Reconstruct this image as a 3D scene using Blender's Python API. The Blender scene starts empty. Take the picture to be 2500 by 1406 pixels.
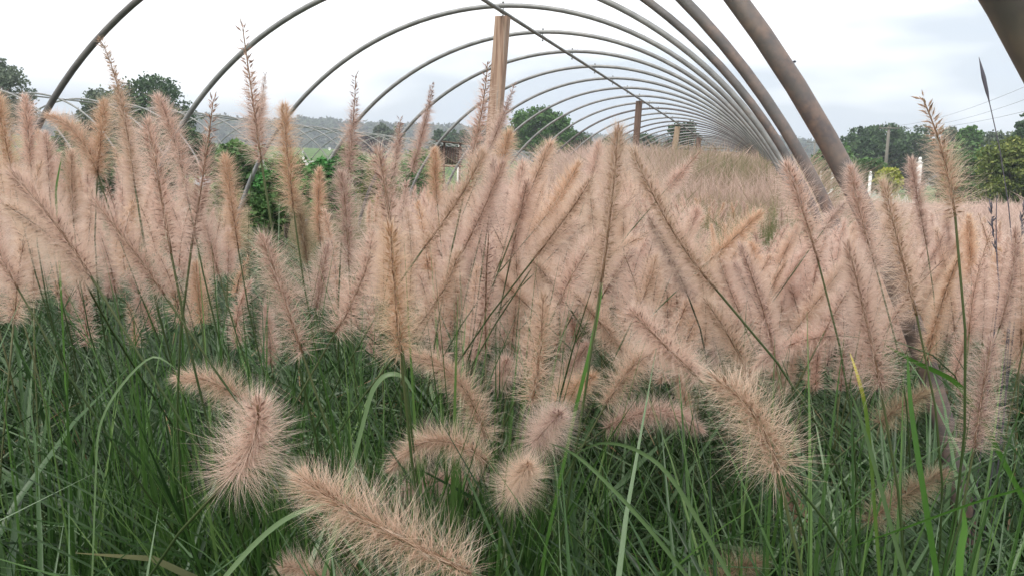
import bpy, math, random
import numpy as np
from mathutils import Matrix, Vector
rng = np.random.default_rng(7)
random.seed(7)
S = bpy.context.scene
COL = S.collection

# ------------------------------------------------------------------ camera
FPX, YAW, PIT, ROLL = 2045.4, 0.2908, 0.1362, 0.0326
CAMZ = 1.25
cy, sy, cp, sp = math.cos(YAW), math.sin(YAW), math.cos(PIT), math.sin(PIT)
F = np.array([-sy*cp, cy*cp, -sp]); R0 = np.array([cy, sy, 0.0]); U0 = np.cross(R0, F)
cr, sr = math.cos(ROLL), math.sin(ROLL)
RR = cr*R0 + sr*U0; UU = -sr*R0 + cr*U0
CAM = np.array([0, 0, CAMZ])
cam = bpy.data.cameras.new('camera'); co = bpy.data.objects.new('camera', cam); COL.objects.link(co)
cam.sensor_fit = 'HORIZONTAL'; cam.sensor_width = 36; cam.lens = FPX/2500*36
cam.clip_start = 0.02; cam.clip_end = 5000
m = Matrix.Identity(4)
for i in range(3):
    m[i][0] = RR[i]; m[i][1] = UU[i]; m[i][2] = -F[i]; m[i][3] = CAM[i]
co.matrix_world = m
S.camera = co
def at(px, py, d):
    "world point that lies d metres in front of the lens along photo position px,py"
    return CAM + d*(F + (px-1250)/FPX*RR - (py-703)/FPX*UU)
def pj(X):
    X = np.asarray(X) - CAM; d = X@F
    dd = np.where(d > .02, d, .02)
    return 1250+FPX*(X@RR)/dd, 703-FPX*(X@UU)/dd, d

# ------------------------------------------------------------------ sky, sun, exposure
W = bpy.data.worlds.new('World'); S.world = W; W.use_nodes = True
nt = W.node_tree; bg = nt.nodes['Background']
SUN_EL, SUN_AZ = math.radians(52), math.radians(200)
sky = nt.nodes.new('ShaderNodeTexSky'); sky.sky_type = 'NISHITA'; sky.sun_disc = False
sky.sun_elevation = SUN_EL; sky.sun_rotation = SUN_AZ
tc = nt.nodes.new('ShaderNodeTexCoord'); mp = nt.nodes.new('ShaderNodeMapping'); mp.inputs['Scale'].default_value = (1.0, 1.0, 3.2)
mp.inputs['Location'].default_value = (.3, .1, 0)
nz = nt.nodes.new('ShaderNodeTexNoise'); nz.inputs['Scale'].default_value = 2.1; nz.inputs['Detail'].default_value = 4
rp = nt.nodes.new('ShaderNodeValToRGB')
rp.color_ramp.elements[0].position = .44; rp.color_ramp.elements[0].color = (5.3, 6.0, 6.95, 1)
rp.color_ramp.elements[1].position = .95; rp.color_ramp.elements[1].color = (11.6, 11.7, 11.9, 1)
e_ = rp.color_ramp.elements.new(.70); e_.color = (5.7, 6.2, 6.7, 1)
mx = nt.nodes.new('ShaderNodeMix'); mx.data_type = 'RGBA'; mx.inputs[0].default_value = .88
nt.links.new(tc.outputs['Generated'], mp.inputs[0]); nt.links.new(mp.outputs[0], nz.inputs['Vector'])
sp_ = nt.nodes.new('ShaderNodeSeparateXYZ'); nt.links.new(tc.outputs['Generated'], sp_.inputs[0])
m1 = nt.nodes.new('ShaderNodeMath'); m1.operation = 'MULTIPLY_ADD'; nt.links.new(sp_.outputs['Z'], m1.inputs[0]); m1.inputs[1].default_value = 2.0; m0 = nt.nodes.new('ShaderNodeMath'); m0.operation = 'MULTIPLY_ADD'; nt.links.new(nz.outputs['Fac'], m0.inputs[0]); m0.inputs[1].default_value = 1.7; m0.inputs[2].default_value = -.36
nt.links.new(m0.outputs[0], m1.inputs[2])
m2 = nt.nodes.new('ShaderNodeMath'); m2.operation = 'MULTIPLY_ADD'; nt.links.new(sp_.outputs['X'], m2.inputs[0]); m2.inputs[1].default_value = -.22; nt.links.new(m1.outputs[0], m2.inputs[2])
nt.links.new(m2.outputs[0], rp.inputs[0])
nt.links.new(sky.outputs[0], mx.inputs[6]); nt.links.new(rp.outputs[0], mx.inputs[7])
nt.links.new(mx.outputs[2], bg.inputs['Color']); bg.inputs['Strength'].default_value = .085
sl = bpy.data.lights.new('sun', 'SUN'); sl.energy = 1.5; sl.angle = math.radians(14); sl.color = (1, .96, .9)
so = bpy.data.objects.new('sun', sl); COL.objects.link(so)
az = SUN_AZ
sd = Vector((math.sin(az)*math.cos(SUN_EL), math.cos(az)*math.cos(SUN_EL), math.sin(SUN_EL)))
so.rotation_euler = sd.to_track_quat('Z', 'Y').to_euler()
S.view_settings.view_transform = 'Standard'; S.view_settings.look = 'None'
S.view_settings.gamma = 1; S.view_settings.exposure = 0.86
S.render.engine = 'CYCLES'
S.cycles.use_denoising = True
S.cycles.max_bounces = 6; S.cycles.diffuse_bounces = 4; S.cycles.transmission_bounces = 4; S.cycles.transparent_max_bounces = 4

# ------------------------------------------------------------------ helpers
def tag(o, label=None, cat=None, group=None, kind=None):
    if label: o['label'] = label
    if cat: o['category'] = cat
    if group: o['group'] = group
    if kind: o['kind'] = kind
    return o
def empty(name, loc=(0, 0, 0)):
    o = bpy.data.objects.new(name, None); COL.objects.link(o); o.location = [float(a) for a in loc]; o.empty_display_size = .05
    return o
def link(name, me, parent=None, loc=None):
    o = bpy.data.objects.new(name, me); COL.objects.link(o)
    if loc is not None: o.location = [float(a) for a in loc]
    if parent is not None: o.parent = parent
    return o
class MB:
    "collects vertices and faces for one mesh"
    def __init__(s): s.v = []; s.t = []; s.q = []; s.n = 0; s.at = []
    def add(s, v, tris=None, quads=None, mat=0, att=None):
        v = np.asarray(v, float).reshape(-1, 3)
        if tris is not None and len(tris): s.t.append((np.asarray(tris, int)+s.n, mat))
        if quads is not None and len(quads): s.q.append((np.asarray(quads, int)+s.n, mat))
        s.v.append(v); s.n += len(v)
        s.at.append(np.zeros(len(v)) if att is None else np.broadcast_to(np.asarray(att, float), (len(v),)))
        return s
    def box(s, c, size, rot=None, mat=0, att=None):
        x = np.array([[a, b, e] for a in (-.5, .5) for b in (-.5, .5) for e in (-.5, .5)])*np.asarray(size)
        if rot is not None: x = x@np.asarray(rot).T
        return s.add(x+np.asarray(c), quads=[[0, 1, 3, 2], [4, 6, 7, 5], [0, 4, 5, 1], [2, 3, 7, 6], [0, 2, 6, 4], [1, 5, 7, 3]], mat=mat, att=att)
    def tube(s, pts, r, seg=8, mat=0, att=None, cap=True):
        pts = np.asarray(pts, float); n = len(pts); r = np.broadcast_to(np.asarray(r, float), (n,))
        T = np.gradient(pts, axis=0); T /= np.linalg.norm(T, axis=1)[:, None]+1e-12
        a = np.array([0, 0, 1.]) if abs(T[0, 2]) < .9 else np.array([1., 0, 0])
        N = np.zeros_like(T); x = np.cross(T[0], a); x /= np.linalg.norm(x); N[0] = x
        for i in range(1, n):
            x = N[i-1]-T[i]*(N[i-1]@T[i]); N[i] = x/(np.linalg.norm(x)+1e-12)
        B = np.cross(T, N); ph = np.arange(seg)*2*math.pi/seg
        v = pts[:, None]+r[:, None, None]*(np.cos(ph)[None, :, None]*N[:, None]+np.sin(ph)[None, :, None]*B[:, None])
        i, j = np.meshgrid(np.arange(n-1), np.arange(seg), indexing='ij'); i = i.ravel(); j = j.ravel(); k = (j+1) % seg
        q = np.stack([i*seg+j, i*seg+k, (i+1)*seg+k, (i+1)*seg+j], 1)
        tr = None
        vv = v.reshape(-1, 3)
        if cap:
            tr = [[0, a_+1, a_] for a_ in range(1, seg-1)]+[[(n-1)*seg, (n-1)*seg+a_, (n-1)*seg+a_+1] for a_ in range(1, seg-1)]
        if att is not None: att = np.repeat(np.broadcast_to(np.asarray(att, float), (n,)), seg)
        return s.add(vv, tr, q, mat, att)
    def mesh(s, name, mats, smooth=False):
        me = bpy.data.meshes.new(name)
        V = np.concatenate(s.v); me.vertices.add(len(V)); me.vertices.foreach_set('co', V.astype(np.float32).ravel())
        Q = [q for q, _ in s.q]; T = [t for t, _ in s.t]
        nq = sum(map(len, Q)); ntt = sum(map(len, T))
        idx = np.concatenate([x.ravel() for x in Q+T]) if nq+ntt else np.zeros(0, int)
        me.loops.add(len(idx)); me.loops.foreach_set('vertex_index', idx.astype(np.int32))
        st = np.concatenate([np.arange(nq)*4, nq*4+np.arange(ntt)*3]).astype(np.int32)
        me.polygons.add(nq+ntt); me.polygons.foreach_set('loop_start', st)
        mi = np.concatenate([np.full(len(q), mm) for q, mm in s.q+s.t]).astype(np.int32)
        me.polygons.foreach_set('material_index', mi)
        if smooth: me.polygons.foreach_set('use_smooth', np.ones(nq+ntt, bool))
        a = me.attributes.new('v', 'FLOAT', 'POINT'); a.data.foreach_set('value', np.concatenate(s.at).astype(np.float32))
        for mt in mats: me.materials.append(mt)
        me.update(calc_edges=True)
        return me

def mat(name, stops, rough=.7, transl=0, noise=None, spec=.3, metal=0, objrand=0.0, bump=0.0, attr=True, wave=None):
    """stops: colours along the mesh attribute v (or along a noise when attr is False)"""
    M = bpy.data.materials.new(name); M.use_nodes = True; t = M.node_tree; b = t.nodes['Principled BSDF']
    b.inputs['Roughness'].default_value = rough; b.inputs['Specular IOR Level'].default_value = spec; b.inputs['Metallic'].default_value = metal
    r = t.nodes.new('ShaderNodeValToRGB'); el = r.color_ramp.elements
    while len(el) < len(stops): el.new(.5)
    for e, (p, c) in zip(el, stops): e.position = p; e.color = (*c, 1)
    tcn = t.nodes.new('ShaderNodeTexCoord')
    nzn = None
    if noise:
        mpn = t.nodes.new('ShaderNodeMapping'); mpn.inputs['Scale'].default_value = noise[1] if len(noise) > 1 else (1, 1, 1)
        t.links.new(tcn.outputs['Object'], mpn.inputs[0])
        nzn = t.nodes.new('ShaderNodeTexNoise'); nzn.inputs['Scale'].default_value = noise[0]; nzn.inputs['Detail'].default_value = 5; nzn.inputs['Roughness'].default_value = .6
        t.links.new(mpn.outputs[0], nzn.inputs['Vector'])
    if attr:
        an = t.nodes.new('ShaderNodeAttribute'); an.attribute_name = 'v'; fac = an.outputs['Fac']
        if noise:
            mm = t.nodes.new('ShaderNodeMath'); mm.operation = 'MULTIPLY_ADD'; t.links.new(nzn.outputs['Fac'], mm.inputs[0])
            mm.inputs[1].default_value = noise[2] if len(noise) > 2 else .4
            ad = t.nodes.new('ShaderNodeMath'); ad.operation = 'SUBTRACT'; t.links.new(fac, ad.inputs[0]); ad.inputs[1].default_value = (noise[2] if len(noise) > 2 else .4)*.5
            t.links.new(ad.outputs[0], mm.inputs[2]); fac = mm.outputs[0]
    else: fac = nzn.outputs['Fac']
    t.links.new(fac, r.inputs[0]); colour = r.outputs[0]
    if objrand:
        oi = t.nodes.new('ShaderNodeObjectInfo'); hs = t.nodes.new('ShaderNodeHueSaturation')
        mr = t.nodes.new('ShaderNodeMapRange'); t.links.new(oi.outputs['Random'], mr.inputs[0]); mr.inputs[3].default_value = 1-objrand; mr.inputs[4].default_value = 1+objrand
        t.links.new(mr.outputs[0], hs.inputs['Value']); t.links.new(colour, hs.inputs['Color']); colour = hs.outputs[0]
    t.links.new(colour, b.inputs['Base Color'])
    if bump and nzn:
        bn = t.nodes.new('ShaderNodeBump'); bn.inputs['Strength'].default_value = bump; bn.inputs['Distance'].default_value = .01
        t.links.new(nzn.outputs['Fac'], bn.inputs['Height']); t.links.new(bn.outputs[0], b.inputs['Normal'])
    if transl:
        tr = t.nodes.new('ShaderNodeBsdfTranslucent'); t.links.new(colour, tr.inputs[0])
        ms = t.nodes.new('ShaderNodeMixShader'); ms.inputs[0].default_value = transl
        t.links.new(b.outputs[0], ms.inputs[1]); t.links.new(tr.outputs[0], ms.inputs[2])
        t.links.new(ms.outputs[0], t.nodes['Material Output'].inputs['Surface'])
    return M

def plume_mats(key, bri, spk):
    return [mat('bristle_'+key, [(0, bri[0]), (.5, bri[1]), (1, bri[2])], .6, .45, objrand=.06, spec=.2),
            mat('spikelet_'+key, [(0, spk[0]), (1, spk[1])], .55, .2, spec=.3),
            mat('rachis_'+key, [(0, (.16, .09, .055)), (1, (.22, .14, .08))], .6)]
PM = {
 'pink': plume_mats('pink', [(.61, .41, .33), (.82, .615, .52), (.94, .81, .735)], [(.27, .155, .12), (.58, .41, .33)]),
 'tan': plume_mats('tan', [(.60, .41, .30), (.81, .615, .49), (.94, .82, .71)], [(.29, .175, .115), (.62, .45, .33)]),
 'gold': plume_mats('gold', [(.58, .37, .25), (.79, .575, .42), (.92, .79, .64)], [(.32, .17, .09), (.60, .38, .23)]),
 'mauve': plume_mats('mauve', [(.53, .36, .30), (.74, .56, .475), (.90, .77, .69)], [(.23, .135, .12), (.46, .31, .27)]),
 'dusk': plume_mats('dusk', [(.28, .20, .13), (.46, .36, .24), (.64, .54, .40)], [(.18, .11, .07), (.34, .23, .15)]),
}
M_STEM = mat('stem_green', [(0, (.035, .065, .018)), (.6, (.05, .075, .025)), (1, (.11, .10, .045))], .5)
M_LEAF = mat('leaf_blade', [(0, (.012, .030, .008)), (.35, (.032, .073, .022)), (.65, (.070, .135, .047)), (.88, (.19, .26, .15)), (.955, (.32, .28, .14)), (1, (.36, .24, .13))], .42, .28, spec=.45)

# ------------------------------------------------------------------ plume generator
def bez(P0, P1, P2, t):
    t = np.asarray(t)[:, None]
    return (1-t)**2*P0+2*t*(1-t)*P1+t*t*P2, 2*(1-t)*(P1-P0)+2*t*(P2-P1)
def plume_mb(P0, P1, P2, Rb, style='b', dens=1.0, bw=.00022, seed=0, mb=None, seg=2, mi=0):
    """bottlebrush head: P0 base, P1 control, P2 tip, Rb bristle reach"""
    g = np.random.default_rng(seed)
    mb = mb or MB(); P0, P1, P2 = map(np.asarray, (P0, P1, P2))
    L = np.linalg.norm(P2-P1)+np.linalg.norm(P1-P0)
    k = Rb/.026
    ns = int(L/(.00085*k)*dens)
    u = (np.arange(ns)+g.random(ns))/ns
    if style == 'o':           # open, sparse towards the tip
        t = u**1.0; keep = g.random(ns) < np.interp(t, [0, .45, .7, .9, 1], [1, 1, .6, .36, .3]); t = t[keep]
    else: t = u
    n = len(t)
    C, T = bez(P0, P1, P2, t); T /= np.linalg.norm(T, axis=1)[:, None]
    a = np.array([.31, .77, .55]); N = np.cross(T, a); N /= np.linalg.norm(N, axis=1)[:, None]; B = np.cross(T, N)
    ph = np.arange(n)*2.39996+g.normal(0, .35, n)
    O = np.cos(ph)[:, None]*N+np.sin(ph)[:, None]*B
    # elevation of the spikelets over the rachis
    el = (np.interp(t, [0, .12, .6, .9, 1], [-.15, .22, .42, .72, 1.4]) if style != 'o' else np.interp(t, [0, .15, .6, .97, 1], [.0, .35, .55, .70, 1.45]))+g.normal(0, .17, n)
    D = np.cos(el)[:, None]*O+np.sin(el)[:, None]*T
    sl_ = (.0066*k*(1.35 if style == 'o' else 1))*g.uniform(.75, 1.2, n)*np.interp(t, [0, .1, .9, 1], [.7, 1, 1, 1.1])
    off = .0012*k
    st = C+O*off
    side = np.cross(D, T); side /= np.linalg.norm(side, axis=1)[:, None]+1e-9; up = np.cross(side, D)
    w = .00072*k*(1.25 if style == 'o' else 1)*g.uniform(.8, 1.2, n)
    mid = st+D*(sl_*.42)[:, None]
    V = np.stack([st, mid+side*w[:, None], mid-side*w[:, None], mid+up*w[:, None], mid-up*w[:, None], st+D*sl_[:, None]], 1).reshape(-1, 3)
    b0 = np.arange(n)[:, None]*6
    q = np.concatenate([b0+np.array([[0, 1, 5, 2]]), b0+np.array([[0, 3, 5, 4]])])
    mb.add(V, quads=q, mat=mi+1, att=np.repeat(g.random(n), 6))
    if style != 'o':
        n2 = int(n*.9); t2 = g.random(n2); C2, T2 = bez(P0, P1, P2, t2); T2 /= np.linalg.norm(T2, axis=1)[:, None]
        N2 = np.cross(T2, a); N2 /= np.linalg.norm(N2, axis=1)[:, None]; B2 = np.cross(T2, N2); p2_ = g.uniform(0, 6.28, n2)
        O2 = np.cos(p2_)[:, None]*N2+np.sin(p2_)[:, None]*B2; e2_ = g.normal(.75, .3, n2); D2 = np.cos(e2_)[:, None]*O2+np.sin(e2_)[:, None]*T2
        s2 = C2+O2*g.uniform(.001, .004, n2)[:, None]*k; L2 = .006*k*g.uniform(.7, 1.2, n2); sd2 = np.cross(D2, T2); sd2 /= np.linalg.norm(sd2, axis=1)[:, None]+1e-9; w2 = .0005*k*g.uniform(.7, 1.2, n2)
        m2 = s2+D2*(L2*.45)[:, None]; V = np.stack([s2, m2+sd2*w2[:, None], s2+D2*L2[:, None], m2-sd2*w2[:, None]], 1).reshape(-1, 3)
        mb.add(V, quads=np.arange(n2)[:, None]*4+np.array([[0, 1, 2, 3]]), mat=mi+1, att=np.repeat(.35+.65*g.random(n2), 4))
    # bristles
    prof_len = np.interp(t, [0, .08, .3, .75, .93, 1], [.70, 1.02, 1.05, .78, .52, .38]) if style != 'o' else np.interp(t, [0, .1, .35, .55, .75, 1], [.8, 1.1, 1.0, .72, .5, .32])
    per = (14 if style != 'o' else 11)*(1.5 if bw < .00021 else 1)
    cnt = np.maximum(1, (per*np.interp(t, [0, .8, 1], [1, 1, .8])*(1 if style != 'o' else np.interp(t, [0, .4, .65, 1], [1.1, 1, .5, .3]))).astype(int))
    ii = np.repeat(np.arange(n), cnt); nb = len(ii)
    d = D[ii]+g.normal(0, .44, (nb, 3)); d /= np.linalg.norm(d, axis=1)[:, None]
    # keep them pointing outward
    o = O[ii]; s_ = (d*o).sum(1); d = d+o*np.maximum(0, .15-s_)[:, None]; d /= np.linalg.norm(d, axis=1)[:, None]
    bl = Rb*prof_len[ii]*np.clip(g.normal(.98, .24, nb), .3, 1.55)
    bend = T[ii]*g.normal(.02, .05, nb)[:, None]+g.normal(0, .05, (nb, 3))
    pw = np.cross(d, g.normal(0, 1, (nb, 3))); pw /= np.linalg.norm(pw, axis=1)[:, None]
    pw *= bw*.5
    s0 = st[ii]+d*.001*k+T[ii]*g.normal(0, .0016*k, nb)[:, None]
    if seg == 2:
        p1 = s0+d*(bl*.5)[:, None]; p2 = s0+(d+bend)*bl[:, None]
        V = np.stack([s0-pw, s0+pw, p1-pw*.8, p1+pw*.8, p2], 1).reshape(-1, 3)
        b0 = np.arange(nb)[:, None]*5
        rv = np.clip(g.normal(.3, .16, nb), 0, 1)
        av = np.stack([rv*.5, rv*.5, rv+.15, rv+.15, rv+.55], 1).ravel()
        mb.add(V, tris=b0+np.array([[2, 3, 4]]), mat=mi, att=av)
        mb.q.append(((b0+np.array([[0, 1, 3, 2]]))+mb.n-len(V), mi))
    else:
        p2 = s0+(d+bend)*bl[:, None]
        V = np.stack([s0-pw, s0+pw, p2], 1).reshape(-1, 3)
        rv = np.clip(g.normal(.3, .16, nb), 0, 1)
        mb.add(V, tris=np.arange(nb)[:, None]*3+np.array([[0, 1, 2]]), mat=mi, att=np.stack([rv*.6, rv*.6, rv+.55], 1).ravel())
    tt = np.linspace(0, .985, 12); c, _ = bez(P0, P1, P2, tt)
    mb.tube(c, np.linspace(.0013, .0006, 12)*k, 5, mat=mi+2, att=.4)
    return mb

def stem_pts(P0, dir0, ground, n=14):
    "from the ground up to the base of the head, arriving along dir0"
    P0 = np.asarray(P0); h = np.linalg.norm(P0-ground)
    A = ground; B = ground+np.array([0, 0, h*.45]); Cc = P0-np.asarray(dir0)*h*.35; D = P0
    t = np.linspace(0, 1, n)[:, None]
    return (1-t)**3*A+3*t*(1-t)**2*B+3*t*t*(1-t)*Cc+t**3*D

N_STALK = 0
def stalk(P0, P1, P2, Rb, style, colour, label, seed, dens=1., bw=.00022, group=None, ground=None, stem_r=.0011):
    P0, P1, P2 = map(np.asarray, (P0, P1, P2))
    d0 = P1-P0; d0 = d0/np.linalg.norm(d0)
    if ground is None:
        g = np.random.default_rng(seed+999)
        hd = -d0[:2]*np.array([1, 1])*.35*P0[2]
        away = np.array([-sy, cy])*(.42 if P0[2] > .98 else .22)
        ground = np.array([P0[0]+hd[0]+g.normal(0, .03)+away[0], P0[1]+hd[1]+away[1], 0])
        # keep foot in front of the camera
        if ground[1] < .15: ground[1] = .15
    root = empty('flower_stalk', ground)
    tag(root, label, 'grass plume', group)
    mb = plume_mb(P0-ground, P1-ground, P2-ground, Rb, style, dens, bw, seed)
    link('flower_head', mb.mesh('flower_head', PM[colour]), root)
    sm = MB(); pts = stem_pts(P0-ground, d0, np.zeros(3))
    pts = np.vstack([pts, (P0-ground+d0*.004)[None]])
    sm.tube(pts, np.linspace(stem_r*1.35, stem_r, len(pts)), 6, att=np.linspace(.0, 1, len(pts))**3)
    link('stem', sm.mesh('stem', [M_STEM]), root)
    return root
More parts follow.
